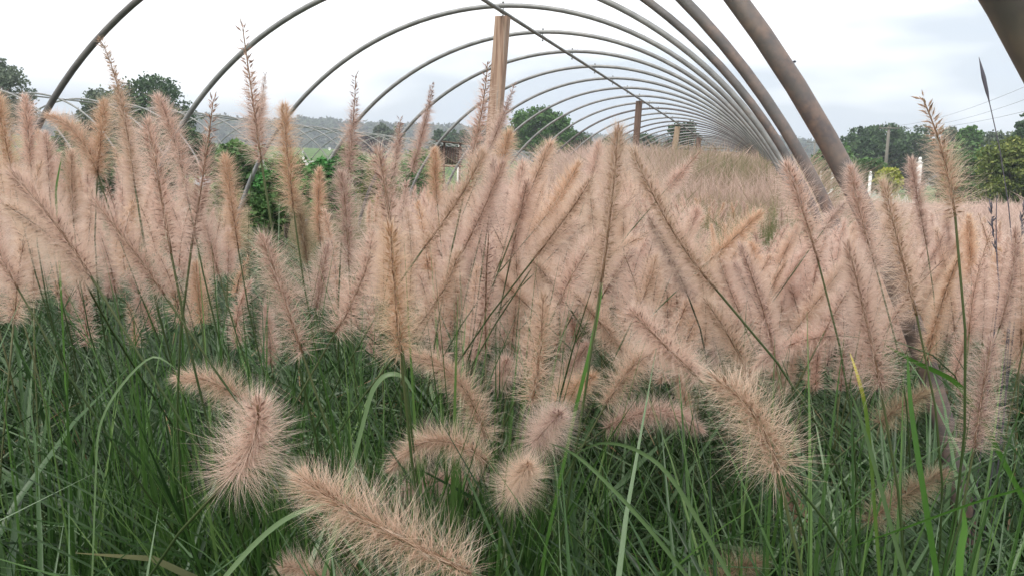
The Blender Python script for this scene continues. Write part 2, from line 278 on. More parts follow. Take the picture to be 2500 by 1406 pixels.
# tip, bend point, base (photo positions), width, style, colour, label, extra depth of the base
HEROES = [
 ((-8,236),(10,330),(50,520),85,'b','gold','golden brown plume cut by the left edge of the photo',0),
 ((60,240),(70,330),(78,450),80,'b','pink','pink plume with a rosy tip near the left edge, right of the golden brown one',0),
 ((112,330),(118,400),(122,480),75,'b','pink','short straight pink plume left of the single green blade among the left plumes',0),
 ((243,96),(290,225),(330,460),75,'o','tan','tall thin plume with sparse tip under the first pipe, before the round tree',0),
 ((256,250),(248,320),(238,425),80,'b','gold','short golden plume just right of the leftmost pipe end',0),
 ((385,240),(425,340),(462,500),90,'b','pink','pink leaning plume whose tip stands before the round dark tree',0),
 ((118,285),(190,330),(240,430),80,'b','tan','tan plume drooping over to the left on a long slanting brown stem',0),
 ((362,300),(385,430),(418,620),130,'b','pink','broad upright pink plume with a dark core right of the round tree trunk',0),
 ((521,242),(500,400),(468,600),105,'o','pink','dark pink open-tipped plume with a white tuft of down halfway up',0),
 ((592,66),(615,230),(638,395),105,'o','pink','tallest plume, sparse feathery tip crossing the second pipe',0),
 ((647,180),(640,250),(628,330),42,'o','mauve','faint thin grey plume close behind the tallest plume',.5),
 ((694,262),(700,360),(716,510),95,'b','gold','smooth orange brown bottlebrush plume on the left end of the third pipe',0),
 ((550,385),(562,470),(582,610),80,'b','gold','slim orange cored plume between the tallest plume and the white tufted one',0),
 ((780,415),(778,500),(782,590),62,'b','gold','short blunt orange plume before the green bushes',.3),
 ((868,183),(862,300),(848,440),70,'o','mauve','slender open grey pink plume alone against the sky, left of the wooden post',0),
 ((1056,208),(1040,290),(1005,420),52,'o','mauve','thin leaning plume with grey open tip along the fifth pipe',0),
 ((977,290),(972,350),(962,430),60,'o','mauve','small open plume top rising behind the big central plume',.2),
 ((1190,150),(1178,260),(1145,420),85,'o','pink','tall open plume directly left of the wooden post',0),
 ((1256,205),(1230,280),(1180,400),52,'o','mauve','thin grey pink plume crossing in front of the wooden post',.1),
 ((1243,325),(1232,370),(1212,440),72,'b','gold','glowing golden plume at the foot of the wooden post',0),
 ((922,372),(942,470),(958,600),165,'b','pink','big central pale pink plume with a dark curved core',0),
 ((953,560),(962,700),(978,862),160,'b','gold','brightest golden plume, head on in the centre left, hanging to the leaves',.02),
 ((908,575),(885,680),(818,812),120,'b','pink','plume slanting down to the left beside the brightest golden one',0),
 ((1118,620),(1080,710),(1008,812),110,'b','tan','plume slanting down to the left on the right side of the brightest golden one',0),
 ((833,425),(845,520),(852,650),95,'b','mauve','straight mauve pink plume below the slender grey pink one',0),
 ((640,580),(680,690),(738,862),130,'b','pink','thick pink plume bent over, under the stem of the tallest plume',0),
 ((650,750),(656,810),(662,885),62,'b','pink','small pale pink plume hanging beside the thick bent one',.1),
 ((30,425),(130,540),(222,675),150,'b','pink','large pink plume slanting down to the right at the left edge',0),
 ((20,505),(150,580),(202,680),135,'b','tan','tan plume just under the large slanting one at the left edge',.12),
 ((-15,585),(10,640),(44,705),110,'b','pink','brown pink plume end cut by the left edge above the leaves',0),
 ((228,490),(320,605),(400,718),130,'b','pink','pink plume slanting down to the right below the broad upright one',0),
 ((1062,366),(1062,420),(1068,500),62,'b','gold','thin golden plume before the small wooden shed',.2),
 ((1178,375),(1130,470),(1032,610),105,'b','tan','tan plume leaning far right to left below the wooden post',0),
 ((1228,400),(1185,510),(1112,650),100,'b','pink','pink plume leaning beside the tan one below the wooden post',.05),
 ((1205,395),(1200,470),(1188,570),90,'b','mauve','upright mauve plume under the foot of the wooden post',.2),
 ((1509,318),(1495,480),(1468,690),140,'b','tan','tallest plume of the right half, dark cored, on a stem with a green blade',0),
 ((1545,368),(1640,560),(1748,706),130,'b','tan','long plume slanting down to the right from beside the tallest right one',0),
 ((1277,400),(1265,470),(1244,555),82,'b','pink','slim pink plume right of the wooden post with a dark core',.2),
 ((1345,352),(1310,430),(1262,545),95,'b','tan','tan plume leaning right, tip left of the far white post',.15),
 ((1412,402),(1360,490),(1302,565),90,'b','gold','greenish gold plume leaning right below the far white post',.2),
 ((1442,440),(1395,520),(1305,630),105,'b','tan','long pale plume leaning right, lower neighbour of the greenish gold one',.05),
 ((1462,350),(1450,420),(1425,500),80,'b','pink','pink plume tip close left of the tallest right plume',.25),
 ((1287,445),(1268,530),(1248,625),90,'b','pink','pink plume hanging over a bright tuft of green leaves',.05),
 ((1404,543),(1350,590),(1298,655),90,'b','pink','pink plume leaning right in the middle of the leaning row',0),
 ((1458,528),(1410,565),(1350,620),85,'b','tan','tan plume leaning low to the right above its pink neighbour',.15),
 ((1464,570),(1410,650),(1355,760),112,'b','pink','wide pink plume leaning right beneath the row of leaning plumes',0),
 ((1588,566),(1545,590),(1498,618),60,'o','tan','small open plume lying nearly flat, across the long slanting one',0),
 ((1552,478),(1530,498),(1508,525),55,'o','pink','tiny open plume tip between the two big right plumes',.1),
 ((1588,538),(1630,610),(1676,712),100,'b','mauve','mauve plume slanting right under the long slanting one',.15),
 ((1600,630),(1585,690),(1555,760),100,'b','tan','short tan plume upright under the mauve slanting one',0),
 ((1543,615),(1510,660),(1475,715),95,'b','mauve','dull mauve plume right of the green blade stem',.2),
 ((1302,640),(1330,665),(1372,725),95,'b','tan','tousled tan plume pointing at the viewer, left of centre right',.05),
 ((1208,670),(1245,705),(1295,752),80,'b','tan','tan plume slanting right over the dark leaf gap in the middle',0),
 ((1702,512),(1692,540),(1676,580),70,'b','pink','small tufted plume in front of the far pink grass',.2),
 ((1712,368),(1670,415),(1625,465),62,'o','pink','thin pink plume leaning right, before the far end of the hoops',.1),
 ((1857,522),(1800,575),(1726,642),78,'b','gold','orange plume leaning right with a dark fuzzy tip',.0),
 ((1922,405),(1955,500),(1998,640),115,'b','pink','pink plume below the lower ends of the crowded pipes',0),
 ((2068,493),(2042,520),(2008,565),60,'o','mauve','thin mauve plume leaning right at the foot of the fourth pipe',.1),
 ((2078,412),(2100,520),(2140,660),100,'b','pink','reddish plume standing in front of the thickest whole pipe',0),
 ((2158,450),(2195,600),(2238,770),130,'b','tan','tall tan plume right of the thickest pipe with a bare upper core',0),
 ((2225,392),(2240,480),(2262,600),70,'b','mauve','slim mauve plume under the nearest white post',.15),
 ((2250,236),(2300,370),(2332,530),125,'o','tan','tall golden plume with bare spiky tip, at the right before the trees',0),
 ((2070,600),(2110,760),(2150,945),150,'b','pink','big pink and brown plume hanging left of the dark pipe foot',0),
 ((2064,640),(2015,710),(1945,800),80,'b','tan','tan plume leaning right behind the stem of the pink one',.1),
 ((1972,605),(1940,655),(1895,715),70,'b','pink','pink plume leaning right, left of that same slanting stem',.15),
 ((1946,555),(1925,600),(1902,650),66,'b','tan','short tan plume in the thick of the right mass',.25),
 ((1834,595),(1846,640),(1864,700),62,'b','gold','short brown plume beside a dark slanting stem, right mass',.2),
 ((1757,635),(1775,690),(1806,765),80,'b','pink','pink plume slanting right under the orange leaning one',.1),
 ((1795,645),(1812,680),(1842,735),80,'b','mauve','mauve plume slanting right, neighbour of the pink one under the orange one',.2),
 ((1926,685),(1936,715),(1950,765),70,'b','pink','small pink plume above the green leaf tuft in the right mass',.2),
 ((1838,905),(1930,840),(2062,820),80,'b','pink','pink plume lying flat with its stem coming from the right',0),
 ((1725,738),(1785,830),(1838,940),122,'b','tan','large whitish tan plume slanting down right in the lower middle',0),
 ((1326,722),(1318,850),(1298,985),130,'b','tan','bright tan upright plume above the mauve round tuft',0),
 ((1398,715),(1470,790),(1545,882),100,'b','tan','tan plume slanting right behind the broad green blade',.05),
 ((1542,760),(1610,830),(1708,925),150,'b','pink','thick woolly pink plume slanting right in the lower middle',0),
 ((1435,840),(1400,890),(1355,950),90,'b','pink','pink plume right of the bright tan upright one',.08),
 ((1448,918),(1405,945),(1360,975),110,'b','gold','round golden tuft of a plume pointing at the viewer',.07),
 ((1712,925),(1600,860),(1480,985),112,'b','tan','arched tan plume on a dark stalk right of the golden tuft',0),
 ((1712,1050),(1600,1005),(1480,1045),100,'b','pink','brown pink plume lying level under the arched one',0),
 ((1366,1010),(1340,1030),(1305,1085),150,'b','mauve','round mauve pink tuft pointing at the viewer under the bright tan plume',.09),
 ((1238,880),(1230,900),(1222,935),92,'b','pink','small pink tuft peeping from the leaves left of the bright tan plume',.06),
 ((1745,925),(1840,1010),(1900,1150),205,'b','tan','largest pale plume of the lower right, tousled at its top',0),
 ((1868,1120),(1920,1200),(1972,1300),70,'b','tan','thin beaded end of a plume below the largest pale lower right one',0),
 ((2420,830),(2398,960),(2378,1095),120,'b','mauve','pale mauve plume standing in the leaves near the right edge',0),
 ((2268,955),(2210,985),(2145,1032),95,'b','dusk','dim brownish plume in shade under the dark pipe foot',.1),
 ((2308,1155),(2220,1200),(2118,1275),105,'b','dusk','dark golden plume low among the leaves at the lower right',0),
 ((988,868),(1110,920),(1185,1070),112,'b','tan','dense brown curved plume under the brightest golden one',0),
 ((955,1145),(1060,1075),(1190,1125),120,'b','tan','arched plume in the lower centre left of the ball shaped one',0),
 ((975,1205),(1060,1160),(1180,1170),95,'b','mauve','greyer plume half hidden under the arched one',.06),
 ((1290,1135),(1275,1160),(1250,1205),150,'b','tan','ball shaped tan tuft pointing at the viewer in the lower centre',.10),
 ((434,925),(540,940),(640,1030),115,'b','tan','tan plume lying level at the lower left joined over a round pink one',0),
 ((628,985),(640,1085),(565,1160),215,'b','pink','round fluffy pink plume at the lower left pointing at the viewer',.05),
 ((735,1165),(900,1270),(1150,1400),225,'b','tan','largest foreground plume, long bristled, at the bottom centre',0),
 ((690,1385),(760,1400),(860,1470),130,'b','tan','plume cut by the bottom edge left of the largest foreground one',0),
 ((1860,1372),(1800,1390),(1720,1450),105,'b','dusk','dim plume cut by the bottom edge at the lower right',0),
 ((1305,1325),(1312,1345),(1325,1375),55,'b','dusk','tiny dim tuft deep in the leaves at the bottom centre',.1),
 ((2365,530),(2368,600),(2372,690),62,'b','gold','upright golden brown plume at the right, below the green bushes',.2),
 ((2310,520),(2312,600),(2305,720),60,'b','mauve','dull upright plume left of the golden brown one at the right',.2),
 ((2440,610),(2436,670),(2428,750),62,'b','gold','upright golden brown plume nearest the right edge',.2),
 ((175,372),(176,450),(180,545),78,'b','tan','upright tan plume right of the single green blade among the left plumes',.1),
 ((312,300),(322,390),(334,480),88,'b','pink','pink plume close left of the broad upright one',.2),
 ((500,545),(515,600),(534,670),90,'b','pink','pink plume hanging below the white tufted one',.1),
 ((556,565),(558,610),(556,665),66,'b','pink','short orange pink plume left of the tallest plume stem',.2),
 ((390,630),(405,670),(424,720),66,'b','mauve','small reddish plume where two left stems cross above the leaves',.1),
 ((478,645),(484,710),(492,790),78,'b','gold','golden plume low between two green stems at the left',.2),
 ((720,470),(735,540),(750,640),70,'b','dusk','dark dry plume between the tallest stem and the orange ones',.5),
 ((800,600),(785,680),(772,750),90,'b','mauve','greyish purple plume left of the plume slanting by the brightest golden one',.3),
 ((2480,560),(2470,680),(2440,800),90,'b','mauve','pinkish plume cut by the right edge',.2),
]
for i_, (t_, m_, b_, w_, st_, c_, lab_, ex_) in enumerate(HEROES):
    d_ = 105.0/max(w_, 40)*(1.0 if st_ == 'b' else .85)
    Rb_ = w_*d_/(2*FPX)*(1.08+.08*(w_ > 180))
    if 'big central' in lab_: d_ *= 1.3; Rb_ *= 1.3
    up_ = max(0.0, min(1.0, (b_[1]-t_[1])/300))
    if ex_ >= .099 and w_ < 100 and st_ != 'f' and lab_.find('viewer') < 0: d_ += ex_*.6; Rb_ = w_*d_/(2*FPX)*1.06; ex_ = 0
    P2_ = at(*t_, d_); P0_ = at(*b_, d_+ex_)
    # the bend point of the list lies on the head: turn it into a Bezier control
    Pm_ = at(*m_, d_+ex_*.5); P1_ = 2*Pm_-.5*(P0_+P2_)
    if ex_: P1_ = Pm_
    stalk(P0_, P1_, P2_, Rb_, st_, c_, lab_, 100+i_, bw=(.00017 if d_ < .8 else max(.00022, .00028*d_)), dens=1.0)

# ------------------------------------------------------------------ massed plumes: ten kinds of stalk, copied
def zone_top(u):
    return np.interp(u, [-400, 0, 150, 300, 450, 560, 640, 670, 850, 880, 1000, 1200, 1500, 1640, 1900, 2030, 2150, 2300, 2500, 2900],
                     [270, 270, 310, 360, 370, 420, 560, 620, 640, 520, 450, 420, 430, 500, 540, 510, 490, 500, 540, 560])
protos = []
def proto_stalk(i, far=False):
    g = np.random.default_rng(500+i); L = g.uniform(.14, .19)
    lean = g.uniform(.1, .55); H = 1.0
    P0 = np.array([lean*.35, 0, H-L]); dirv = np.array([math.sin(lean), 0, math.cos(lean)])
    P2 = P0+dirv*L+np.array([.012*g.normal(), .012*g.normal(), 0]); P1 = (P0+P2)/2-np.array([g.uniform(.0, .02), g.normal()*.006, -.004])
    return P0, P1, P2, g.uniform(.022, .029), ['pink', 'tan', 'pink', 'mauve', 'tan', 'gold', 'pink', 'mauve', 'tan', 'pink'][i % 10]
for i in range(10):
    P0, P1, P2, Rb, c = proto_stalk(i)
    hm = plume_mb(P0, P1, P2, Rb, 'b' if i % 3 else 'o', .75, .00045, 700+i, seg=1).mesh('flower_head', PM[c])
    sm = MB(); d0 = (P1-P0)/np.linalg.norm(P1-P0); pts = stem_pts(P0, d0, np.zeros(3)); sm.tube(pts, np.linspace(.0015, .0011, len(pts)), 5, att=np.linspace(0, .9, len(pts)))
    protos.append((hm, sm.mesh('stem', [M_STEM]), np.array([P0, P1, P2])))
ZONES = [
 # name of the zone, u range, distance range, count, group, label
 ((-150, 620), (1.1, 3.2), 34, 'plumes massed at the left', 'one of the many pinkish plumes massed behind the front row at the left'),
 ((860, 1520), (1.2, 4.0), 55, 'plumes massed in the middle', 'one of the many plumes massed below the wooden post and far white post'),
 ((1450, 2200), (1.05, 4.2), 72, 'plumes massed right of centre', 'one of the many plumes massed below the far end of the hoops'),
 ((2150, 2650), (1.3, 4.5), 40, 'plumes massed at the right edge', 'one of the many pale plumes massed behind the tall golden one at the right'),
]
def place(u, d, z):
    "ground position seen under photo column u at distance d"
    p = at(u, 430, d); return p[0], p[1]
nmass = 0
g = np.random.default_rng(11)
for (ur, dr, cnt, grp, lab) in ZONES:
    k = 0; tries = 0
    while k < cnt and tries < 6000:
        tries += 1
        u = g.uniform(*ur); d = dr[0]+(dr[1]-dr[0])*g.random()**1.3; H = g.uniform(.98, 1.42)
        x, y = place(u, d, 0); i = g.integers(0, 10); hm, sm, PP = protos[i]; a = g.uniform(0, 2*math.pi)
        rot = np.array([[math.cos(a), -math.sin(a), 0], [math.sin(a), math.cos(a), 0], [0, 0, 1]])
        Q = (PP*H)@rot.T+np.array([x, y, 0]); Q[:, 2] = PP[:, 2]*H
        q = pj(Q); tu, tv = q[0][2], q[1][2]; dd = q[2].min()
        if dd < .9 or tv < zone_top(tu)+g.exponential(25) or tv > 1000 or (tu < 1150 and q[1][0] > 780): continue
        if d < 1.5 and q[1][0] > 900: continue
        if 640 < tu < 860 and tv < 640: continue
        r = empty('flower_stalk', (x, y, 0)); tag(r, lab, 'grass plume', grp); r.rotation_euler = (0, 0, a); r.scale = (H, H, H)
        link('flower_head', hm, r); link('stem', sm, r); k += 1; nmass += 1
# beyond the nearest three hundred: one mass of small plumes
mb = MB(); g = np.random.default_rng(12); lows = []
for i in range(8):
    P0, P1, P2, Rb, c = proto_stalk(i+20)
    m_ = plume_mb(P0, P1, P2, Rb, 'b' if i % 3 else 'o', .34, .0011, 900+i, seg=1, mi=0)
    lows.append(m_)
def inst(lm, mat3, off, mshift, dst):
    n0 = dst.n; V = np.concatenate(lm.v)@mat3.T+off
    dst.v.append(V); dst.at.append(np.concatenate(lm.at)); 
    for q, mi in lm.q: dst.q.append((q+n0, mi+mshift))
    for q, mi in lm.t: dst.t.append((q+n0, mi+mshift))
    dst.n += len(V)
KEYS = ['pink', 'tan', 'mauve', 'gold']
cnt = 0; tries = 0
while cnt < 2000 and tries < 60000:
    tries += 1
    side = g.random()
    if side < .05: u = g.uniform(-200, 620); d = g.uniform(1.6, 4)
    elif side < .6: u = g.uniform(880, 2150); d = 1.6+6*g.random()**1.1
    elif side < .78: u = g.uniform(1450, 2000); d = g.uniform(4, 10)
    else: u = g.uniform(2080, 2800); d = 1.7+7*g.random()**1.1
    H = g.uniform(1.0, 1.4); x, y = place(u, d, 0)
    i = g.integers(0, 8); a = g.uniform(0, 2*math.pi); rot = np.array([[math.cos(a), -math.sin(a), 0], [math.sin(a), math.cos(a), 0], [0, 0, 1]])*H
    tip = rot@np.array([.2, 0, 1.0])+np.array([x, y, 0]); tu, tv, td = pj(tip[None])
    if tv[0] < zone_top(tu[0])-(45 if d > 4 and tu[0] > 1500 and tu[0] < 2000 else 0)+g.exponential(20) or td[0] < 1.3: continue
    if 640 < tu[0] < 860 and tv[0] < 620: continue
    inst(lows[i], rot, np.array([x, y, 0]), 3*g.choice(4, p=[.4, .32, .18, .10]), mb)
    cnt += 1
tag(link('massed_plumes', mb.mesh('massed_plumes', [m for k in KEYS for m in PM[k]])), 'uncounted pinkish plumes filling the gaps behind the nearer ones', 'grass plumes', kind='stuff')
print('mass', nmass, cnt)

# ------------------------------------------------------------------ leaf blades
def blades(mb, P, H, A, lean, arch, w, att, twist, seg=9, g=None):
    """P (n,2) foot, H length, A direction, lean start angle, arch how far it bends over"""
    n = len(P); s = np.linspace(0, 1, seg+1)
    ang = lean[:, None]+arch[:, None]*s[None]**1.6           # angle from the vertical
    ds = (H/seg)[:, None]
    dx = np.sin(ang)*ds; dz = np.cos(ang)*ds
    X = np.concatenate([np.zeros((n, 1)), np.cumsum(dx[:, :-1], 1)], 1); Z = np.concatenate([np.zeros((n, 1)), np.cumsum(dz[:, :-1], 1)], 1)
    A2 = A[:, None]+twist[:, None]*s[None]**2*.6
    C = np.stack([P[:, 0, None]+X*np.cos(A2), P[:, 1, None]+X*np.sin(A2), P[:, 2, None]+Z], 2)
    wd = w[:, None]*np.interp(s, [0, .15, .55, .85, 1], [.55, .9, 1, .55, .03])[None]*.5
    tw = twist[:, None]*(.3+s[None]*1.5)
    side = np.stack([-np.sin(A2)*np.cos(tw), np.cos(A2)*np.cos(tw), np.sin(tw)*np.ones_like(A2)], 2)
    nrm = np.stack([-np.cos(ang)*np.cos(A2), -np.cos(ang)*np.sin(A2), np.sin(ang)], 2)
    V = np.stack([C+side*wd[..., None]+nrm*(wd*.35)[..., None], C, C-side*wd[..., None]+nrm*(wd*.35)[..., None]], 2)   # n, seg+1, 3, 3
    base = (np.arange(n)*(seg+1)*3)[:, None, None]; r = (np.arange(seg)*3)[None, :, None]
    q1 = base+r+np.array([0, 1, 4, 3]); q2 = base+r+np.array([1, 2, 5, 4])
    av = np.repeat(np.clip(att[:, None]+s[None]**3*.06, 0, 1), 3, axis=1)
    mb.add(V.reshape(-1, 3), quads=np.concatenate([q1.reshape(-1, 4), q2.reshape(-1, 4)]), att=av.ravel())
    return C
g = np.random.default_rng(21); mb = MB()
cl = []
for yy in np.arange(-.1, 6.5, .33):
    for xx in np.arange(-5.5, 4.2, .36):
        x = xx+g.normal(0, .07); y = yy+g.normal(0, .07)
        u, v, d = pj(np.array([[x, y, .8]]))
        if d[0] < -.15 or u[0] < -1400 or u[0] > 3900: continue
        if math.hypot(x, y) < .16: continue
        cl.append((x, y, d[0]))
P = []; H = []; A = []
for (x, y, d) in cl:
    n = int(np.interp(d, [0, 1.5, 3, 6], [350, 350, 170, 70]))
    r = np.abs(g.normal(0, .07, n)); a = g.uniform(0, 2*math.pi, n)
    P.append(np.stack([x+r*np.cos(a), y+r*np.sin(a), np.zeros(n)], 1)); phi = math.pi+g.normal(0, .9) if x < .1 else g.normal(2.6, 1.0); A.append(np.where(g.random(n) < .55, phi+g.normal(0, .45, n), a+g.normal(0, .35, n))); H.append(g.uniform(.62, 1.16, n)*np.interp(d, [0, 2, 4], [1, 1, .92]))
P = np.concatenate(P); A = np.concatenate(A); H = np.concatenate(H); n = len(P)
lean = np.abs(g.normal(.10, .14, n)); arch = np.clip(g.gamma(3.6, .53, n), .15, 3.1)
w = g.gamma(3, .0021, n)+.002
att = np.clip(g.beta(2.0, 2.2, n)*.9, 0, 1); dry = (g.random(n) < .014) & (np.hypot(P[:, 0], P[:, 1]) > .55); att[dry] = g.uniform(.93, 1, dry.sum()); w[dry] *= .6
# leave the lens free and drop blades that stand above their neighbours
s_ = np.linspace(0, 1, 6)[1:]
ang = lean[:, None]+arch[:, None]*s_**1.6; X = np.cumsum(np.sin(ang)*(H/5)[:, None], 1); Z = np.cumsum(np.cos(ang)*(H/5)[:, None], 1)
C = np.stack([P[:, 0, None]+X*np.cos(A)[:, None], P[:, 1, None]+X*np.sin(A)[:, None], Z], 2)
dist = np.linalg.norm(C-CAM, axis=2).min(1)
u, v, d = pj(C.reshape(-1, 3)); u = u.reshape(n, -1); v = v.reshape(n, -1); d = d.reshape(n, -1)
lim = np.interp(u, [0, 600, 900, 1200, 1350, 1700, 2000, 2500], [600, 600, 740, 640, 800, 960, 860, 840])
bad = ((v < lim) & (d > .1)).any(1) & (g.random(n) > .14)
low = np.interp(u, [0, 600, 900, 1200, 1350, 1700, 2000, 2500], [400, 400, 520, 500, 640, 800, 620, 560])
bad |= ((v < low) & (d > .1)).any(1)
ok = (dist > .40) & ~bad
blades(mb, P[ok], H[ok], A[ok], lean[ok], arch[ok], w[ok], att[ok], g.normal(0, .5, n)[ok])
print('blades', ok.sum())
tag(link('grass_blades', mb.mesh('grass_blades', [M_LEAF], smooth=True)), 'dense dark green arching grass leaves below the plumes', 'grass', kind='stuff')

# taller, fresher tufts that rise between the plumes
M_TUFT = mat('tuft_leaf', [(0, (.018, .048, .010)), (.4, (.042, .098, .022)), (.75, (.080, .165, .038)), (1, (.16, .25, .08))], .4, .35, spec=.45)
mb = MB(); g = np.random.default_rng(77); P = []; A = []; H = []; ww = []
for (u_, d_, top_v, n_) in [(420, 1.15, 690, 60), (520, 1.05, 600, 50), (600, 1.0, 640, 60), (640, 1.2, 620, 40), (860, .95, 760, 70), (940, .88, 790, 60), (1060, .95, 740, 70), (1130, .95, 680, 60), (1205, 1.0, 600, 70), (1240, .92, 660, 50),
        (330, 1.1, 720, 50), (180, 1.1, 700, 50), (60, 1.05, 710, 50), (740, .95, 790, 60), (1885, 1.15, 735, 26), (1480, 1.0, 900, 40), (1620, .95, 950, 40), (2300, .72, 860, 36), (2150, .66, 930, 40), (2400, .8, 900, 36), (2020, .8, 930, 40), (1960, .75, 960, 40), (2470, .7, 950, 30)]:
    x, y = place(u_, d_, 0); zt_ = at(u_, top_v, d_)[2]
    a = g.uniform(0, 2*math.pi, n_); rr_ = np.abs(g.normal(0, .03, n_)); P.append(np.stack([x+rr_*np.cos(a), y+rr_*np.sin(a), np.zeros(n_)], 1)); A.append(a); H.append(zt_*g.uniform(.72, 1.04, n_)); ww.append(g.uniform(.0035, .0078, n_))
P = np.concatenate(P); A = np.concatenate(A); H = np.concatenate(H); ww = np.concatenate(ww); n = len(P)
blades(mb, P, H, A, np.abs(g.normal(.02, .06, n)), np.clip(g.gamma(2.0, .22, n), .02, 1.6), ww, np.clip(g.beta(2, 2, n), 0, 1), g.normal(0, .5, n), seg=11)
tag(link('tuft_blades', mb.mesh('tuft_blades', [M_TUFT], smooth=True)), 'fresh green upright grass blades rising in tufts between the plumes', 'grass', kind='stuff')

# single leaves one can point to
def leaf(pts, w, v, label, m=None):
    "pts: photo positions with distances, foot to tip"
    P = np.array([at(*p) for p in pts]); foot = P[0].copy()
    # smooth curve through the points
    n = 18; t = np.linspace(0, len(P)-1, n); Q = np.zeros((n, 3))
    for i, tt in enumerate(t):
        k = min(int(tt), len(P)-2); f = tt-k; p0 = P[max(k-1, 0)]; p1 = P[k]; p2 = P[k+1]; p3 = P[min(k+2, len(P)-1)]
        Q[i] = .5*((2*p1)+(-p0+p2)*f+(2*p0-5*p1+4*p2-p3)*f*f+(-p0+3*p1-3*p2+p3)*f**3)
    if foot[2] > .35:   # carry the leaf down to the soil
        d = (Q[0]-Q[1]); d /= np.linalg.norm(d); g0 = np.array([Q[0][0]+d[0]*.12, max(Q[0][1]+d[1]*.12, .1), 0.0])
        ext = stem_pts(Q[0], (Q[1]-Q[0])/np.linalg.norm(Q[1]-Q[0]), g0, 8)[:-1]; Q = np.vstack([ext, Q])
    g0 = Q[0].copy(); Q = Q-g0; n = len(Q); T = np.gradient(Q, axis=0); T /= np.linalg.norm(T, axis=1)[:, None]
    view = -F; side = np.cross(T, view); side /= np.linalg.norm(side, axis=1)[:, None]; nn = np.cross(side, T)
    s = np.linspace(0, 1, n); wd = w*.5*np.interp(s, [0, .4, .7, .9, 1], [.6, 1, .9, .5, .03])
    rot = .5; side2 = side*math.cos(rot)+nn*math.sin(rot); n2 = -side*math.sin(rot)+nn*math.cos(rot)
    V = np.stack([Q+side2*wd[:, None]+n2*(wd*.3)[:, None], Q, Q-side2*wd[:, None]+n2*(wd*.3)[:, None]], 1).reshape(-1, 3)
    r = (np.arange(n-1)*3)[:, None]; mb = MB(); v = np.repeat(s, 3) if v == 9 else v; mb.add(V, quads=np.concatenate([r+np.array([[0, 1, 4, 3]]), r+np.array([[1, 2, 5, 4]])]), att=v)
    return tag(link('grass_leaf', mb.mesh('grass_leaf', [m or M_LEAF], True), loc=g0), label, 'grass leaf')
M_YEL = mat('yellow_leaf', [(0, (.06, .12, .03)), (.55, (.12, .20, .03)), (.72, (.42, .36, .05)), (1, (.50, .42, .10))], .5, .3, noise=(30,))
M_BRI = mat('bright_leaf', [(0, (.05, .13, .02)), (1, (.10, .22, .04))], .45, .35, noise=(30,))
M_BLU = mat('bluish_leaf', [(0, (.075, .13, .05)), (1, (.15, .21, .10))], .4, .2, noise=(30,))
leaf([(1405, 1000, .85), (1440, 860, .85), (1462, 750, .86), (1472, 680, .87)], 0.0042, .5, 'broad green blade rising in front of the tan plumes at centre right', M_BRI)
leaf([(2125, 1100, .8), (2112, 990, .8), (2095, 920, .8), (2075, 860, .82)], 0.0037, 9, 'bright yellow blade under the big pink and brown plume', M_YEL)
leaf([(2340, 1430, .5), (2345, 1350, .5), (2355, 1290, .5), (2352, 1240, .5)], 0.0042, .6, 'short bright lime blade at the bottom right', M_BRI)
leaf([(2290, 1420, .62), (2255, 1200, .62), (2225, 1000, .63), (2215, 860, .64)], 0.0042, .2, 'straight tall green blade left of the pale mauve plume', M_BRI)
leaf([(2215, 1420, .7), (2180, 1300, .7), (2120, 1080, .7), (2075, 950, .7)], 0.0037, .3, 'tall green blade rising left past the yellow one', M_BLU)
leaf([(540, 1420, .5), (620, 1330, .5), (700, 1265, .5), (800, 1225, .5), (850, 1225, .5)], 0.0035, .5, 'pale green blade arching over at the bottom left of the foreground plume', M_BLU)
leaf([(235, 1150, .7), (245, 1040, .7), (290, 950, .7), (370, 872, .7), (430, 900, .7)], 0.0029, .4, 'pale blade bowed like a hook at the lower left', M_BLU)
leaf([(140, 520, 1.3), (138, 470, 1.3), (143, 430, 1.3), (150, 390, 1.3)], 0.0061, .8, 'single bright green blade standing among the left plumes', M_BRI)
leaf([(900, 985, .7), (915, 945, .7), (945, 915, .7), (985, 920, .7), (1010, 960, .7)], 0.0048, .4, 'broad short blade folded over beside the dense brown curved plume', M_BLU)
leaf([(1790, 1420, .55), (1650, 1180, .55), (1560, 1100, .56), (1470, 1080, .57), (1400, 1110, .58)], 0.0033, .4, 'long pale blade bowed to the left in the lower right', M_BLU)
leaf([(1690, 1420, .5), (1560, 1260, .5), (1420, 1120, .52), (1340, 1080, .55)], 0.0029, .3, 'thin straight blade slanting up left under the round mauve tuft', M_BLU)
leaf([(2500, 1190, .6), (2380, 1225, .6), (2200, 1290, .6), (2060, 1340, .62)], 0.0027, .4, 'thin stalk slanting across the lower right leaves', M_BRI)
leaf([(2385, 1000, .9), (2330, 930, .9), (2230, 880, .9), (2160, 840, .9)], 0.0058, .2, 'broad blade lying across the dark pipe foot', M_BRI)

